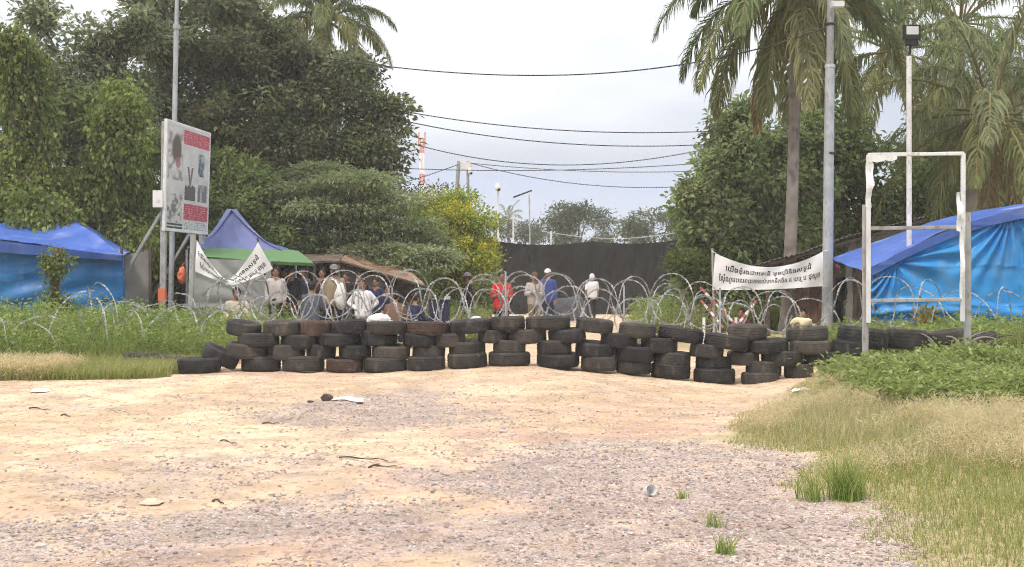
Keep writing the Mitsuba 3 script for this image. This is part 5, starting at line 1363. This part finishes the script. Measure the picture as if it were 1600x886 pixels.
def hand_parts(w, d, side, up, curl=0.5):
    """palm, four bent fingers of unequal length and a thumb, from the wrist w along d; side points to the thumb"""
    w, d, side, up = (np.array(x, float) for x in (w, d, side, up))
    out = [m3.Manifold.batch_hull([ball(w, 0.026, 8), ball(w + d*0.085 + side*0.032, 0.014, 8), ball(w + d*0.085 - side*0.032, 0.013, 8)])]
    for i, L in enumerate((0.070, 0.080, 0.075, 0.058)):
        b = w + d*0.085 + side*(0.031 - 0.0205*i)
        k = b + unit(d + up*curl*0.4)*L*0.5
        e = k + unit(d + up*curl*1.4)*L*0.5
        out += chain([b, k, e], [0.0095, 0.0088, 0.0075], 8)
    b = w + d*0.025 + side*0.028
    k = b + unit(side + d*0.7)*0.038
    e = k + unit(side*0.4 + d + up*0.3)*0.034
    return out + chain([b, k, e], [0.012, 0.0105, 0.009], 8)


def person(px, D, top_py, heading, pose, label, shirt, trousers, skin='skin_1', hair='hair', cap=None, sleeves='short', mask=None, lean=0.0, look=0.0, group=None):
    """heading: degrees, 0 = facing the camera, 90 = facing right in the photo"""
    key = thing('person', label, 'person', group)
    seated = pose in ('sit', 'crouch')
    x0 = (px - 800)/F*D
    z0 = float(ground_z(x0, D))
    top = CAM_Z - (top_py - 440)/F*D
    tall = 1.27 if pose == 'sit' else (1.12 if pose == 'crouch' else 1.70)
    S = (top - z0)/tall
    if seated:
        S = 0.96
        z0 = top - tall*S
    S = float(np.clip(S, 0.85, 1.08))
    z0 = top - tall*S if seated else z0
    A = np.array
    dz = -0.43 if pose == 'sit' else (-0.58 if pose == 'crouch' else 0.0)
    pel = A([0, 0, 0.93 + dz])
    fw = math.radians(lean + (16 if pose == 'crouch' else 6 if pose == 'sit' else 0))
    up = A([0, math.sin(fw), math.cos(fw)])
    chest, neck = pel + up*0.34, pel + up*0.53
    head = neck + A([0, math.sin(fw)*0.05 + 0.015, 0.15])
    shL, shR = pel + up*0.45 + A([-0.175, 0, 0]), pel + up*0.45 + A([0.175, 0, 0])
    rel = lambda s, x, y, z: (shL if s < 0 else shR) + A([s*x, y, z])  # noqa: E731
    arms = []
    for s in (-1, 1):
        if pose in ('stand', 'walk'):
            sw = 0.14*s if pose == 'walk' else 0.0
            arms.append((rel(s, 0.06, -0.02 + sw*0.5, -0.28), rel(s, 0.05, 0.07 + sw, -0.51)))
        elif pose == 'crossed':
            arms.append((rel(s, 0.07, 0.05, -0.26), rel(s, -0.20, 0.21, -0.22 + 0.03*s)))
        elif pose == 'hips':
            arms.append((rel(s, 0.18, -0.08, -0.23), rel(s, -0.01, 0.06, -0.39)))
        elif pose == 'back':
            arms.append((rel(s, 0.08, -0.05, -0.27), rel(s, -0.12, -0.14, -0.43)))
        elif pose == 'phone':
            arms.append((rel(s, 0.05, 0.03, -0.27), rel(s, -0.08, 0.24, -0.16)))
        else:
            arms.append((rel(s, 0.07, 0.10, -0.25), rel(s, 0.0, 0.32, -0.34)))
    legs = []
    for s in (-1, 1):
        hip = pel + A([s*0.09, 0, -0.04])
        if pose == 'sit':
            legs.append((hip, A([s*0.13, 0.42, 0.50]), A([s*0.13, 0.40, 0.08])))
        elif pose == 'crouch':
            legs.append((hip + A([0, 0, 0.0]), A([s*0.15, 0.40, 0.50]), A([s*0.13, 0.12, 0.08])))
        elif pose == 'walk':
            legs.append((hip, A([s*0.09, 0.06 + 0.12*s, 0.49]), A([s*0.09, -0.05 + 0.22*s, 0.09 + (0.05 if s < 0 else 0)])))
        else:
            legs.append((hip, A([s*0.10, 0.02, 0.49]), A([s*0.11, -0.01, 0.08])))
    ca, sa = math.cos(math.radians(look)), math.sin(math.radians(look))

    def hd(x, y, z):
        return head + A([x*ca + y*sa, -x*sa + y*ca, z])
    body = [m3.Manifold.batch_hull([ball(pel + A([-0.08, 0, 0]), 0.10), ball(pel + A([0.08, 0, 0]), 0.10), ball(chest + A([-0.08, 0, 0]), 0.10), ball(chest + A([0.08, 0, 0]), 0.10)]),
            m3.Manifold.batch_hull([ball(chest + A([-0.07, 0, 0]), 0.10), ball(chest + A([0.07, 0, 0]), 0.10), ball(shL + A([0.03, 0, 0]), 0.055), ball(shR - A([0.03, 0, 0]), 0.055), ball(neck, 0.055)]),
            bone(neck - up*0.05, 0.062, head - A([0, 0, 0.04]), 0.055),
            ball(head + A([0, 0, 0.025]), 0.098, 18, (0.82, 1.0, 1.05)),
            m3.Manifold.batch_hull([ball(hd(0, 0.035, -0.075), 0.045), ball(hd(0.03, 0.02, -0.02), 0.055), ball(hd(-0.03, 0.02, -0.02), 0.055)]),
            m3.Manifold.batch_hull([ball(hd(0, 0.098, 0.012), 0.010, 8), ball(hd(0.014, 0.095, -0.022), 0.011, 8), ball(hd(-0.014, 0.095, -0.022), 0.011, 8), ball(hd(0, 0.115, -0.02), 0.010, 8)]),
            bone(hd(-0.022, 0.082, -0.062), 0.010, hd(0.022, 0.082, -0.062), 0.010, 8),
            ball(hd(0.083, -0.005, 0.0), 0.026, 10, (0.45, 0.9, 1.25)), ball(hd(-0.083, -0.005, 0.0), 0.026, 10, (0.45, 0.9, 1.25))]
    for s, (el, wr), sh in zip((-1, 1), arms, (shL, shR)):
        body += chain([sh, el, wr], [0.052, 0.040, 0.028])
        d = unit(wr - el)
        u_ = unit(np.cross(d, A([s, 0.3, 0])) + 1e-6)
        body += hand_parts(wr, d, unit(np.cross(d, u_))*(1 if s > 0 else -1), u_)
    for hip, kn, an in legs:
        body += chain([hip, kn, an], [0.085, 0.058, 0.042])
        body.append(m3.Manifold.batch_hull([ball(an - A([0, 0.04, 0.03]), 0.038), ball(an + A([0, 0.15, -0.045]), 0.03)]))
    M = T().translate([x0, D, z0]).rotate([0, 0, 1], 180 + heading).scale([S, S, S])
    add('body', to_tri(body, 0.03, 4), skin, key, smooth=True, to=M)
    # shirt
    sp = [m3.Manifold.batch_hull([ball(pel + A([-0.09, 0, -0.06]), 0.118), ball(pel + A([0.09, 0, -0.06]), 0.118), ball(chest + A([-0.09, 0, 0]), 0.115), ball(chest + A([0.09, 0, 0]), 0.115)]),
          m3.Manifold.batch_hull([ball(chest + A([-0.085, 0, 0]), 0.117), ball(chest + A([0.085, 0, 0]), 0.117), ball(shL + A([0.03, 0, 0]), 0.07), ball(shR - A([0.03, 0, 0]), 0.07), ball(neck - up*0.035, 0.062)])]
    for (el, wr), sh in zip(arms, (shL, shR)):
        if sleeves == 'long':
            sp += chain([sh, el, wr*0.9 + el*0.1], [0.074, 0.056, 0.043])
        else:
            sp += chain([sh, sh*0.2 + el*0.8], [0.076, 0.064])
    t = to_tri(sp, 0.035, 5)
    cut = neck[2] + 0.012
    nv = np.array(t.vertex_normals)
    t.vertices = t.vertices + nv*(meshkit.fbm(t.vertices*np.array([9, 9, 5.0]) + px, 3)[:, None] - 0.5)*0.035
    add('shirt', t, shirt, key, smooth=True, to=M)
    tp = [m3.Manifold.batch_hull([ball(pel + A([-0.085, 0, -0.02]), 0.112), ball(pel + A([0.085, 0, -0.02]), 0.112)])]
    for hip, kn, an in legs:
        tp += chain([hip, kn, an + (kn-an)*0.06], [0.105, 0.078, 0.064])
    t = to_tri(tp, 0.04, 5)
    nv = np.array(t.vertex_normals)
    t.vertices = t.vertices + nv*(meshkit.fbm(t.vertices*8 + px*2, 3)[:, None] - 0.5)*0.025
    add('trousers', t, trousers, key, smooth=True, to=M)
    for hip, kn, an in legs:
        sh_ = m3.Manifold.batch_hull([ball(an - A([0, 0.045, 0.035]), 0.045), ball(an + A([0, 0.155, -0.045]), 0.037), ball(an + A([0, 0.0, 0.02]), 0.05)])
        add('shoe', sh_, 'c_black', key, smooth=40, to=M)
    # hair
    hm = ball(head + A([0, -0.008, 0.035]), 0.106, 20, (0.86, 1.0, 1.03)) - m3.Manifold.cube([0.4, 0.4, 0.4], True).translate([0, 0, 0]).rotate([-28, 0, 0]).translate([float(v) for v in hd(0, 0.185, -0.165)])
    hm = hm - m3.Manifold.cube([0.4, 0.4, 0.2], True).translate([float(v) for v in hd(0, 0, -0.165)])
    if not (cap and cap[1] == 'wrap'):
        t = to_tri([hm], 0.02, 2)
        t.vertices += (meshkit.fbm(t.vertices*40, 2)[:, None] - 0.5)*0.012
        add('hair', t, hair, key, smooth=True, to=M)
    for s in (-1, 1):
        e = trimesh.creation.icosphere(1, 0.0115)
        e.apply_translation(hd(s*0.034, 0.081, 0.022))
        add('eye', e, 'eye', key, smooth=True, to=M)
    if mask:
        mm = m3.Manifold.batch_hull([ball(hd(0, 0.062, -0.05), 0.055, 14, (1, 1, 0.95)), ball(hd(0, 0.085, -0.03), 0.04, 10)]) ^ m3.Manifold.cube([0.3, 0.2, 0.1], True).translate([float(v) for v in hd(0, 0.10, -0.055)])
        add('face_mask', to_tri([mm], 0.02, 2), mask, key, smooth=True, to=M)
    if cap:
        col, kind_ = cap
        dome = ball(head + A([0, 0, 0.05]), 0.115, 20, (0.9, 1.02, 0.95)) - m3.Manifold.cube([0.5, 0.5, 0.3], True).translate([float(v) for v in head + A([0, 0, -0.105])])
        ps = [dome]
        if kind_ == 'cap':
            ps.append(m3.Manifold.batch_hull([ball(hd(-0.055, 0.09, 0.05), 0.008, 8), ball(hd(0.055, 0.09, 0.05), 0.008, 8), ball(hd(-0.04, 0.175, 0.035), 0.007, 8), ball(hd(0.04, 0.175, 0.035), 0.007, 8)]))
        elif kind_ == 'hat':
            ps.append(m3.Manifold.cylinder(0.012, 0.17, 0.165, 28).translate([float(v) for v in head + A([0, 0, 0.045])]))
        else:
            ps.append(ball(head + A([0, -0.02, 0.0]), 0.108, 18, (0.95, 0.95, 1.15)) - m3.Manifold.cube([0.15, 0.3, 0.16], True).translate([float(v) for v in hd(0, 0.16, 0.0)]))
        add('cap' if kind_ == 'cap' else ('hat' if kind_ == 'hat' else 'headscarf'), to_tri(ps, 0.025, 2), col, key, smooth=True, to=M)
    return key, M


person(369, 25.8, 452, 20, 'sit', 'person in a cream top sitting before the clear plastic sheet under the left banner', 'c_cream', 'c_black', sleeves='long')
person(431, 27.0, 440, 10, 'stand', 'person in a pale blouse at the left end of the crowd', 'c_pale', 'c_black', sleeves='long')
person(456, 28.0, 428, -10, 'stand', 'person in black with a black and gold cap, behind the person in the pale blouse', 'c_black', 'c_maroon', cap=('c_black', 'cap'), sleeves='long')
person(485, 26.6, 443, 165, 'sit', 'person in slate blue seated in front with their back turned', 'c_slate', 'c_navy', sleeves='long', skin='skin_1')
person(503, 29.0, 422, 0, 'stand', 'reddish faced person in a maroon shirt looking over the seated person in slate blue', 'c_maroon', 'c_black', skin='skin_2')
k, M = person(522, 27.5, 417, 10, 'stand', 'person in a tan shirt and grey cap with a big white bag at their side', 'c_tan', 'c_black', cap=('c_grey', 'cap'), sleeves='long', mask='c_black')
kb = thing('shoulder_bag', 'bulging white bag worn by the person in the tan shirt', 'bag')
s = trimesh.creation.icosphere(3, 0.17)
s.vertices *= [0.75, 0.6, 1.75]
s.vertices += (meshkit.fbm(s.vertices*6, 3)[:, None] - 0.5)*0.07
s.apply_translation(P(532, 464, 27.2))
add('body', s, 'sack_white', kb, smooth=True)
q = P(527, 447, 27.25)
add('strap', tube([P(530, 449, 27.2), P(523, 438, 27.32), P(515, 436, 27.5), P(513, 440, 27.65)], 0.02, 6), 'sack_white', kb, smooth=True)
person(541, 28.8, 432, -20, 'stand', 'dark haired person in black half hidden behind the white bag', 'c_black', 'c_slate')
person(561, 29.0, 429, -5, 'stand', 'person in black standing behind the person in the white shirt', 'c_black', 'c_black', skin='skin_2')
k, M = person(567, 26.5, 443, 5, 'hips', 'person in a loose white shirt standing with hands on hips', 'c_white', 'c_grey', sleeves='long')
add('lanyard', tube([P(562, 457, 26.33), P(566, 468, 26.29), P(565, 482, 26.29)], 0.012, 6), 'c_grey', k)
person(615, 26.2, 456, 172, 'crouch', 'person in a brown top crouching with their back to the camera', 'c_brown', 'c_navy', sleeves='long')
person(641, 27.5, 459, 140, 'crouch', 'person in navy crouching right of the brown topped person', 'c_navy', 'c_navy', sleeves='long')
person(731, 34.0, 429, -75, 'stand', 'person in black with a grey hat standing in the tall grass, turned to the left', 'c_black', 'c_grey', cap=('c_grey', 'hat'), sleeves='long')
person(784, 31.0, 427, 5, 'crossed', 'person in a bright red shirt with arms crossed', 'c_red', 'c_black', skin='skin_1')
person(835, 36.0, 428, 8, 'crossed', 'person with arms crossed in a pale top, khaki trousers and brown cap', 'c_pale', 'c_khaki', cap=('c_brown', 'cap'), sleeves='long', skin='skin_1')
person(856, 38.0, 423, -15, 'stand', 'person in blue with a white cap, behind the person in khaki trousers', 'c_blue', 'c_navy', cap=('c_white', 'cap'), sleeves='long')
person(925, 50.0, 430, 178, 'walk', 'person in a white shirt and white headscarf walking away on the road', 'c_white', 'c_black', cap=('c_white', 'wrap'))
person(1047, 38.5, 437, 70, 'phone', 'dark haired person in a grey blue shirt standing in the grass under the dense tree', 'c_greyblue', 'c_black')
person(1108, 30.0, 470, 30, 'sit', 'person in navy sitting behind the red and white barrier', 'c_navy', 'c_black', sleeves='long')
person(1159, 29.0, 482, -15, 'crouch', 'person with a maroon top crouching under the right banner', 'c_maroon', 'c_black')
person(1253, 26.3, 485, 0, 'sit', 'person resting behind the cream sack at the right', 'c_brown', 'c_black', skin='skin_2')
person(1306, 26.2, 428, -20, 'stand', 'person in black with a pink scarf in the doorway of the plank shack', 'c_black', 'c_black', cap=('c_pink', 'wrap'), sleeves='long')

person(411, 29.2, 438, 15, 'stand', 'person in dark clothes half hidden behind the right end of the left banner', 'c_black', 'c_black', sleeves='long')
person(444, 29.6, 434, 0, 'stand', 'person in maroon looking out between the pale blouse and the black cap', 'c_maroon', 'c_navy')
person(472, 29.8, 433, -8, 'stand', 'person in grey standing between the black cap and the maroon shirt', 'c_slate', 'c_black', sleeves='long')
person(588, 28.4, 436, -25, 'stand', 'person in dark blue at the right end of the crowd, before the grey cloth wall', 'c_navy', 'c_black', sleeves='long')
person(602, 30.0, 447, 20, 'crouch', 'person in black crouching at the entrance of the brown shelter', 'c_black', 'c_black', sleeves='long')
person(1132, 30.5, 478, -10, 'crouch', 'person in grey crouching behind the middle of the striped barrier', 'c_slate', 'c_black', sleeves='long')

# ------------------------------------------------------------------ things around the crowd
def sack(label, px, py, D, rx, ry, rz, bsdf, seed):
    k = thing('sack', label, 'sack')
    s = trimesh.creation.icosphere(4, 1.0)
    v = s.vertices
    v = np.sign(v)*np.abs(v)**0.8*np.array([rx, ry, rz])
    v = v + (meshkit.fbm(v*9 + seed, 3)[:, None] - 0.5)*0.09
    s.vertices = v
    s.apply_translation(P(px, py, D))
    add('body', s, bsdf, k, smooth=True)
    c = P(px, py, D) + np.array([rx*0.8, -0.03, -rz*0.25])
    add('tied_neck', tube([c - [0.05, 0, 0], c, c + [0.03, 0, -0.01], c + [0.06, 0.01, -0.03]], [0.05, 0.03, 0.02, 0.035], 10), bsdf, k, smooth=True)


sack('white sack lying on the tyres in front of the person in the white shirt', 592, 499, 18.75, 0.17, 0.16, 0.075, 'sack_white', 1)
sack('cream sack on the barricade below the right end of the right banner', 1252, 504, 18.8, 0.15, 0.15, 0.075, 'sack_cream', 2)
sack('small white bag resting on the wall beside the brown top row tyre', 742, 499, 18.75, 0.07, 0.08, 0.04, 'sack_white', 3)

k = thing('table', 'small table draped in dark navy cloth with white things on top', 'table')
q = P(687, 470, 28)
hx, hz = 0.21, q[2]


def drape(u, v, p, nr):
    return nr*(0.02*np.sin(u*30))[:, None]*(1 - v)[:, None]


cs = [q + [-hx, -0.2, 0], q + [hx, -0.2, 0], q + [hx, 0.22, 0], q + [-hx, 0.22, 0]]
for i in range(4):
    a, b = cs[i], cs[(i+1) % 4]
    dn = np.array([0, 0, -(hz - 0.18)])
    tarp(k, 'cloth_side', (a + dn, b + dn, b, a), 'navy_cloth', (30, 12), 0.015, (3, 3, 2), 50+i, extra=drape)
add('table_top', box(q[0]-hx-0.02, q[0]+hx+0.02, q[1]-0.22, q[1]+0.24, hz+0.004, hz+0.03), 'navy_cloth', k)
for sx in (-1, 1):
    for sy in (-1, 1):
        add('leg', sqbar([q[0]+sx*(hx-0.03), q[1]+sy*0.17, float(ground_z(q[0], q[1]))-0.05], [q[0]+sx*(hx-0.03), q[1]+sy*0.17, hz], 0.03), 'old_plank', k)
def mug(label, px, py, D, r, h, bsdf, name='bowl', cat='bowl'):
    prof = [(0.0, 0.0), (r*0.6, 0.0), (r*0.7, h*0.1), (r, h*0.95), (r, h), (r*0.92, h), (r*0.62, h*0.16), (0.0, h*0.12)]
    m = trimesh.creation.revolve(np.array(prof), sections=24)
    m.apply_translation(P(px, py, D))
    add(name, m, bsdf, smooth=40, label=label, cat=cat)
mug('white bowl on the right side of the navy draped table', 699, 469.3, 28, 0.075, 0.09, 'sack_white')
mug('small white dish on the left side of the navy draped table', 678, 469.3, 28, 0.06, 0.035, 'sack_white')
k = thing('plastic_jug', 'pale teal plastic jug standing right of the crouching people', 'jug')
q = gz(P(650, 500, 27))
m = trimesh.creation.revolve(np.array([(0, 0), (0.12, 0), (0.13, 0.02), (0.13, 0.30), (0.11, 0.36), (0.045, 0.40), (0.045, 0.46), (0.0, 0.46)]), sections=24)
add('body', m, 'teal_plastic', k, smooth=40, to=T().translate(list(q + [0, 0, 0.16])))
add('stool', cat_m([box(-0.17, 0.17, -0.17, 0.17, 0.12, 0.155)] + [box(sx*0.13-0.02, sx*0.13+0.02, sy*0.13-0.02, sy*0.13+0.02, -0.05, 0.12) for sx in (-1, 1) for sy in (-1, 1)]), 'old_plank', thing('low_stool', 'low wooden stool under the teal jug', 'stool'), to=T().translate(list(q)))
add('handle', tube([q + [0.125, 0, 0.30], q + [0.19, 0, 0.33], q + [0.20, 0, 0.42], q + [0.10, 0, 0.51]], 0.012, 6), 'teal_plastic', k, smooth=True)

# covered motorbike beyond the person in blue
k = thing('covered_motorbike', 'motorbike under a grey blue cover parked before the black net', 'motorbike')
q = gz(P(884, 500, 46))
u, v = np.meshgrid(np.linspace(-1, 1, 50), np.linspace(0, 1, 24), indexing='ij')
u, v = u.ravel(), v.ravel()
prof = np.interp(u, [-1, -0.8, -0.45, 0.0, 0.4, 0.62, 0.85, 1], [0.5, 0.72, 0.82, 0.82, 0.88, 0.98, 0.8, 0.55])
ang = v*np.pi
hw = 0.30*np.interp(u, [-1, -0.7, 0.5, 0.62, 1], [0.5, 1, 0.9, 1.2, 0.4])
pts = np.stack([q[0] + u*0.78, q[1] - np.sign(np.cos(ang))*np.abs(np.cos(ang))**0.7*hw, q[2] + 0.06 + prof*np.sin(ang)**0.6*1.0], 1)
pts += (meshkit.fbm(pts*4, 4)[:, None] - 0.5)*0.14
add('cover', trimesh.Trimesh(pts, grid_faces(50, 24), process=False), 'heap_cloth', k, smooth=True)
for s in (-1, 1):
    w = trimesh.creation.torus(0.24, 0.055, 32, 10)
    w.apply_transform(trimesh.transformations.rotation_matrix(np.pi/2, [1, 0, 0]))
    w.apply_translation(q + [s*0.55, 0, 0.3])
    add('wheel', w, 'rubber_1', k, smooth=True)

# red and white barrier
k = thing('striped_barrier', 'red and white striped barrier of crossed bars under the right banner', 'barrier')
for i, (a, b) in enumerate((((1094, 449), (1152, 510)), ((1152, 508), (1182, 470)), ((1130, 512), (1096, 470)))):
    p0, p1 = P(*a, 24.0), P(*b, 24.0 + 0.12*i)
    n = 7
    for j in range(n):
        add('red_band' if j % 2 == 0 else 'white_band', sqbar(p0 + (p1-p0)*j/n, p0 + (p1-p0)*(j+1)/n, 0.045, 0.03), 'barrier_red' if j % 2 == 0 else 'white_paint', k)
for px in (1100, 1150):
    q = P(px, 500, 24.2)
    add('foot', sqbar(gz(q, -0.1), q + [0, 0, 0.05], 0.05), 'white_paint', k)

# vine-wrapped stump before the left tent
k = thing('tree_stump', 'cut brown stump sprouting vines in front of the left blue tent', 'stump')
b, t = ground_at(82, 24.5), P(92, 388, 24.5)
u = np.linspace(0, 1, 14)[:, None]
add('trunk', tube(b*(1-u) + t*u + np.hstack([0.04*np.sin(u*7), u*0, u*0]), 0.09*(1 + 0.5*np.exp(-u[:, 0]*9)) + 0.02*np.sin(u[:, 0]*21), 10), 'rusty_sheet', k, smooth=True)
srng = np.random.default_rng(8)
data, _, _ = crown(srng, [(P(88, 405, 24.4), (0.26, 0.22, 0.2)), (P(84, 425, 24.4), (0.17, 0.17, 0.2)), (P(80, 470, 24.4), (0.22, 0.2, 0.25)), (P(100, 480, 24.3), (0.3, 0.2, 0.2))], 60, 12, (0.085, 0.6), VINE, (0.06, 0.06, 0.06), droop=0.8, gap=0.2)
fol('vine', data, k, label='green vine leaves')
k = thing('potted_plant', 'small yellow leaved plant in front of the blue tarpaulin wall', 'plant')
q = P(1446, 496, 21.6)
data, _, _ = crown(srng, [(q, (0.17, 0.15, 0.18))], 60, 10, (0.12, 0.35), [(0.50, 0.36, 0.08), (0.42, 0.34, 0.10), (0.30, 0.30, 0.07)], (0.05, 0.05, 0.06), droop=-0.3, gap=0.15)
fol('foliage', data, k)
add('stem', bar(gz(q, -0.1), q, 0.02), 'bark', k)

# dry branches round the torn tyre
k = thing('branch_pile', 'pale dry branches piled around the torn tyre in the right weeds', 'branches')
brng = np.random.default_rng(14)
for i in range(16):
    a = P(brng.uniform(1450, 1545), brng.uniform(535, 556), 18.5 + brng.uniform(-0.2, 0.4))
    b = a + np.array([brng.uniform(-0.5, 0.5), brng.uniform(-0.2, 0.2), brng.uniform(0.05, 0.32)])
    u = np.linspace(0, 1, 7)[:, None]
    add('branch', tube(a*(1-u) + b*u + np.hstack([0*u, 0*u, 0.06*np.sin(u*np.pi)]), np.linspace(0.022, 0.008, 7), 6), 'grey_cloth' if i % 3 else 'bark', k, smooth=True)

# ------------------------------------------------------------------ litter on the yard
def on_ground(px, py):
    D = CAM_Z*F/(py - 440)
    for _ in range(6):
        x = (px - 800)/F*D
        D = (CAM_Z - float(ground_z(x, D)))*F/(py - 440)
    return np.array([(px - 800)/F*D, D, float(ground_z((px - 800)/F*D, D))])


def lump(name, label, cat, px, py, r, sc, bsdf, seed, rough=0.35, sub=3):
    s = trimesh.creation.icosphere(sub, 1.0)
    v = s.vertices*(1 + (meshkit.fbm(s.vertices*1.9 + seed, 3)[:, None] - 0.5)*rough*2)
    s.vertices = v*r*np.array(sc)
    q = on_ground(px, py)
    s.apply_translation(q + [0, 0, r*sc[2]*0.7])
    return add(name, s, bsdf, label=label, cat=cat, smooth=40)


mat('dark_stone', worn((0.06, 0.045, 0.04), (0.12, 0.09, 0.08), 20), 0.9)
lump('rock', 'dark brown stone lying beside the white rag in the yard', 'stone', 511, 627, 0.075, (1.0, 0.7, 0.6), 'dark_stone', 3)
lump('rock', 'small dark pebble left of the dark brown stone', 'stone', 485, 629, 0.03, (1.3, 0.8, 0.5), 'dark_stone', 5, sub=2)
lump('rock', 'small dark pebble right of the white rag', 'stone', 562, 632, 0.028, (1.4, 0.8, 0.5), 'dark_stone', 7, sub=2)
lump('plastic_bag', 'crumpled whitish plastic bag at the foot of the barricade', 'bag', 1061, 592, 0.07, (1.1, 0.8, 0.7), 'sack_white', 9)
lump('litter', 'tiny red and white scrap of litter near the middle of the yard', 'litter', 786, 676, 0.035, (1.2, 0.9, 0.5), 'c_pale', 11)


def rag(label, px, py, w, d, bsdf, seed, name='rag', cat='rag'):
    q = on_ground(px, py)

    def dd(u, v, p):
        z = ground_z(p[:, 0], p[:, 1]) + 0.012 + 0.05*meshkit.fbm(p*11 + seed, 3)*np.minimum(1, 5*np.minimum(np.minimum(u, 1-u), np.minimum(v, 1-v)))
        o = np.zeros_like(p)
        o[:, 2] = z - p[:, 2]
        o[:, :2] = (np.stack([meshkit.fbm(p*7 + seed + 3, 2), meshkit.fbm(p*7 + seed + 8, 2)], 1) - 0.5)*0.16
        return o
    m, _ = sheet(q + [-w/2, -d/2, 0], q + [w/2, -d/2, 0], q + [w/2, d/2, 0], q + [-w/2, d/2, 0], 24, 14, dd, 0.003)
    add(name, m, bsdf, label=label, cat=cat, smooth=40)


rag('flattened white rag on the sand beside the dark brown stone', 545, 626, 0.36, 0.16, 'sack_white', 1)
rag('scrap of white paper on the sand near the left grass', 65, 613, 0.16, 0.16, 'sack_white', 4, 'paper_scrap', 'paper')
rag('white scrap lying near the right end of the barricade', 1250, 611, 0.26, 0.16, 'sack_white', 6, 'paper_scrap', 'paper')
rag('pale sand coloured scrap of paper lying in the left part of the yard', 238, 785, 0.14, 0.09, 'c_cream', 8, 'paper_scrap', 'paper')

k = thing('paper_cup', 'small white cup lying on the gravel right of centre', 'cup')
q = on_ground(1014, 774)
m = trimesh.creation.revolve(np.array([(0.0, 0), (0.030, 0), (0.040, 0.075), (0.042, 0.078), (0.040, 0.08), (0.0375, 0.076), (0.028, 0.004), (0, 0.004)]), sections=28)
add('cup', m, 'white_paint', k, smooth=40, to=T().translate([q[0], q[1], q[2] + 0.03]).rotate([0, 0, 1], 25).rotate([1, 0, 0], 68).translate([0, 0, -0.04]))

srng = np.random.default_rng(21)
STICKS = [(530, 716, 606, 720, 'long thin dark stick lying across the middle of the yard'), (576, 732, 622, 729, 'shorter dark stick just below the long stick'), (344, 690, 372, 694, 'short reddish stick in the left part of the yard'), (410, 663, 438, 662, 'short twig above the long stick near the grey gravel patch'),
          (45, 639, 82, 641, 'curved reddish twig at far left of the yard'), (95, 650, 112, 651, 'small dark twig just right of the curved reddish twig'), (332, 785, 352, 787, 'small twig in the lower left of the yard')]
for x0, y0, x1, y1, lb_ in STICKS:
    a, b = on_ground(x0, y0), on_ground(x1, y1)
    u = np.linspace(0, 1, 9)[:, None]
    p = a*(1-u) + b*u
    p[:, 1] += 0.05*np.sin(u[:, 0]*5)
    p[:, 2] = ground_z(p[:, 0], p[:, 1]) + 0.008 + 0.008*np.sin(u[:, 0]*9)
    k = thing('stick', lb_, 'stick')
    add('twig', tube(p, np.linspace(0.008, 0.004, 9), 6), 'bark', k, smooth=True)
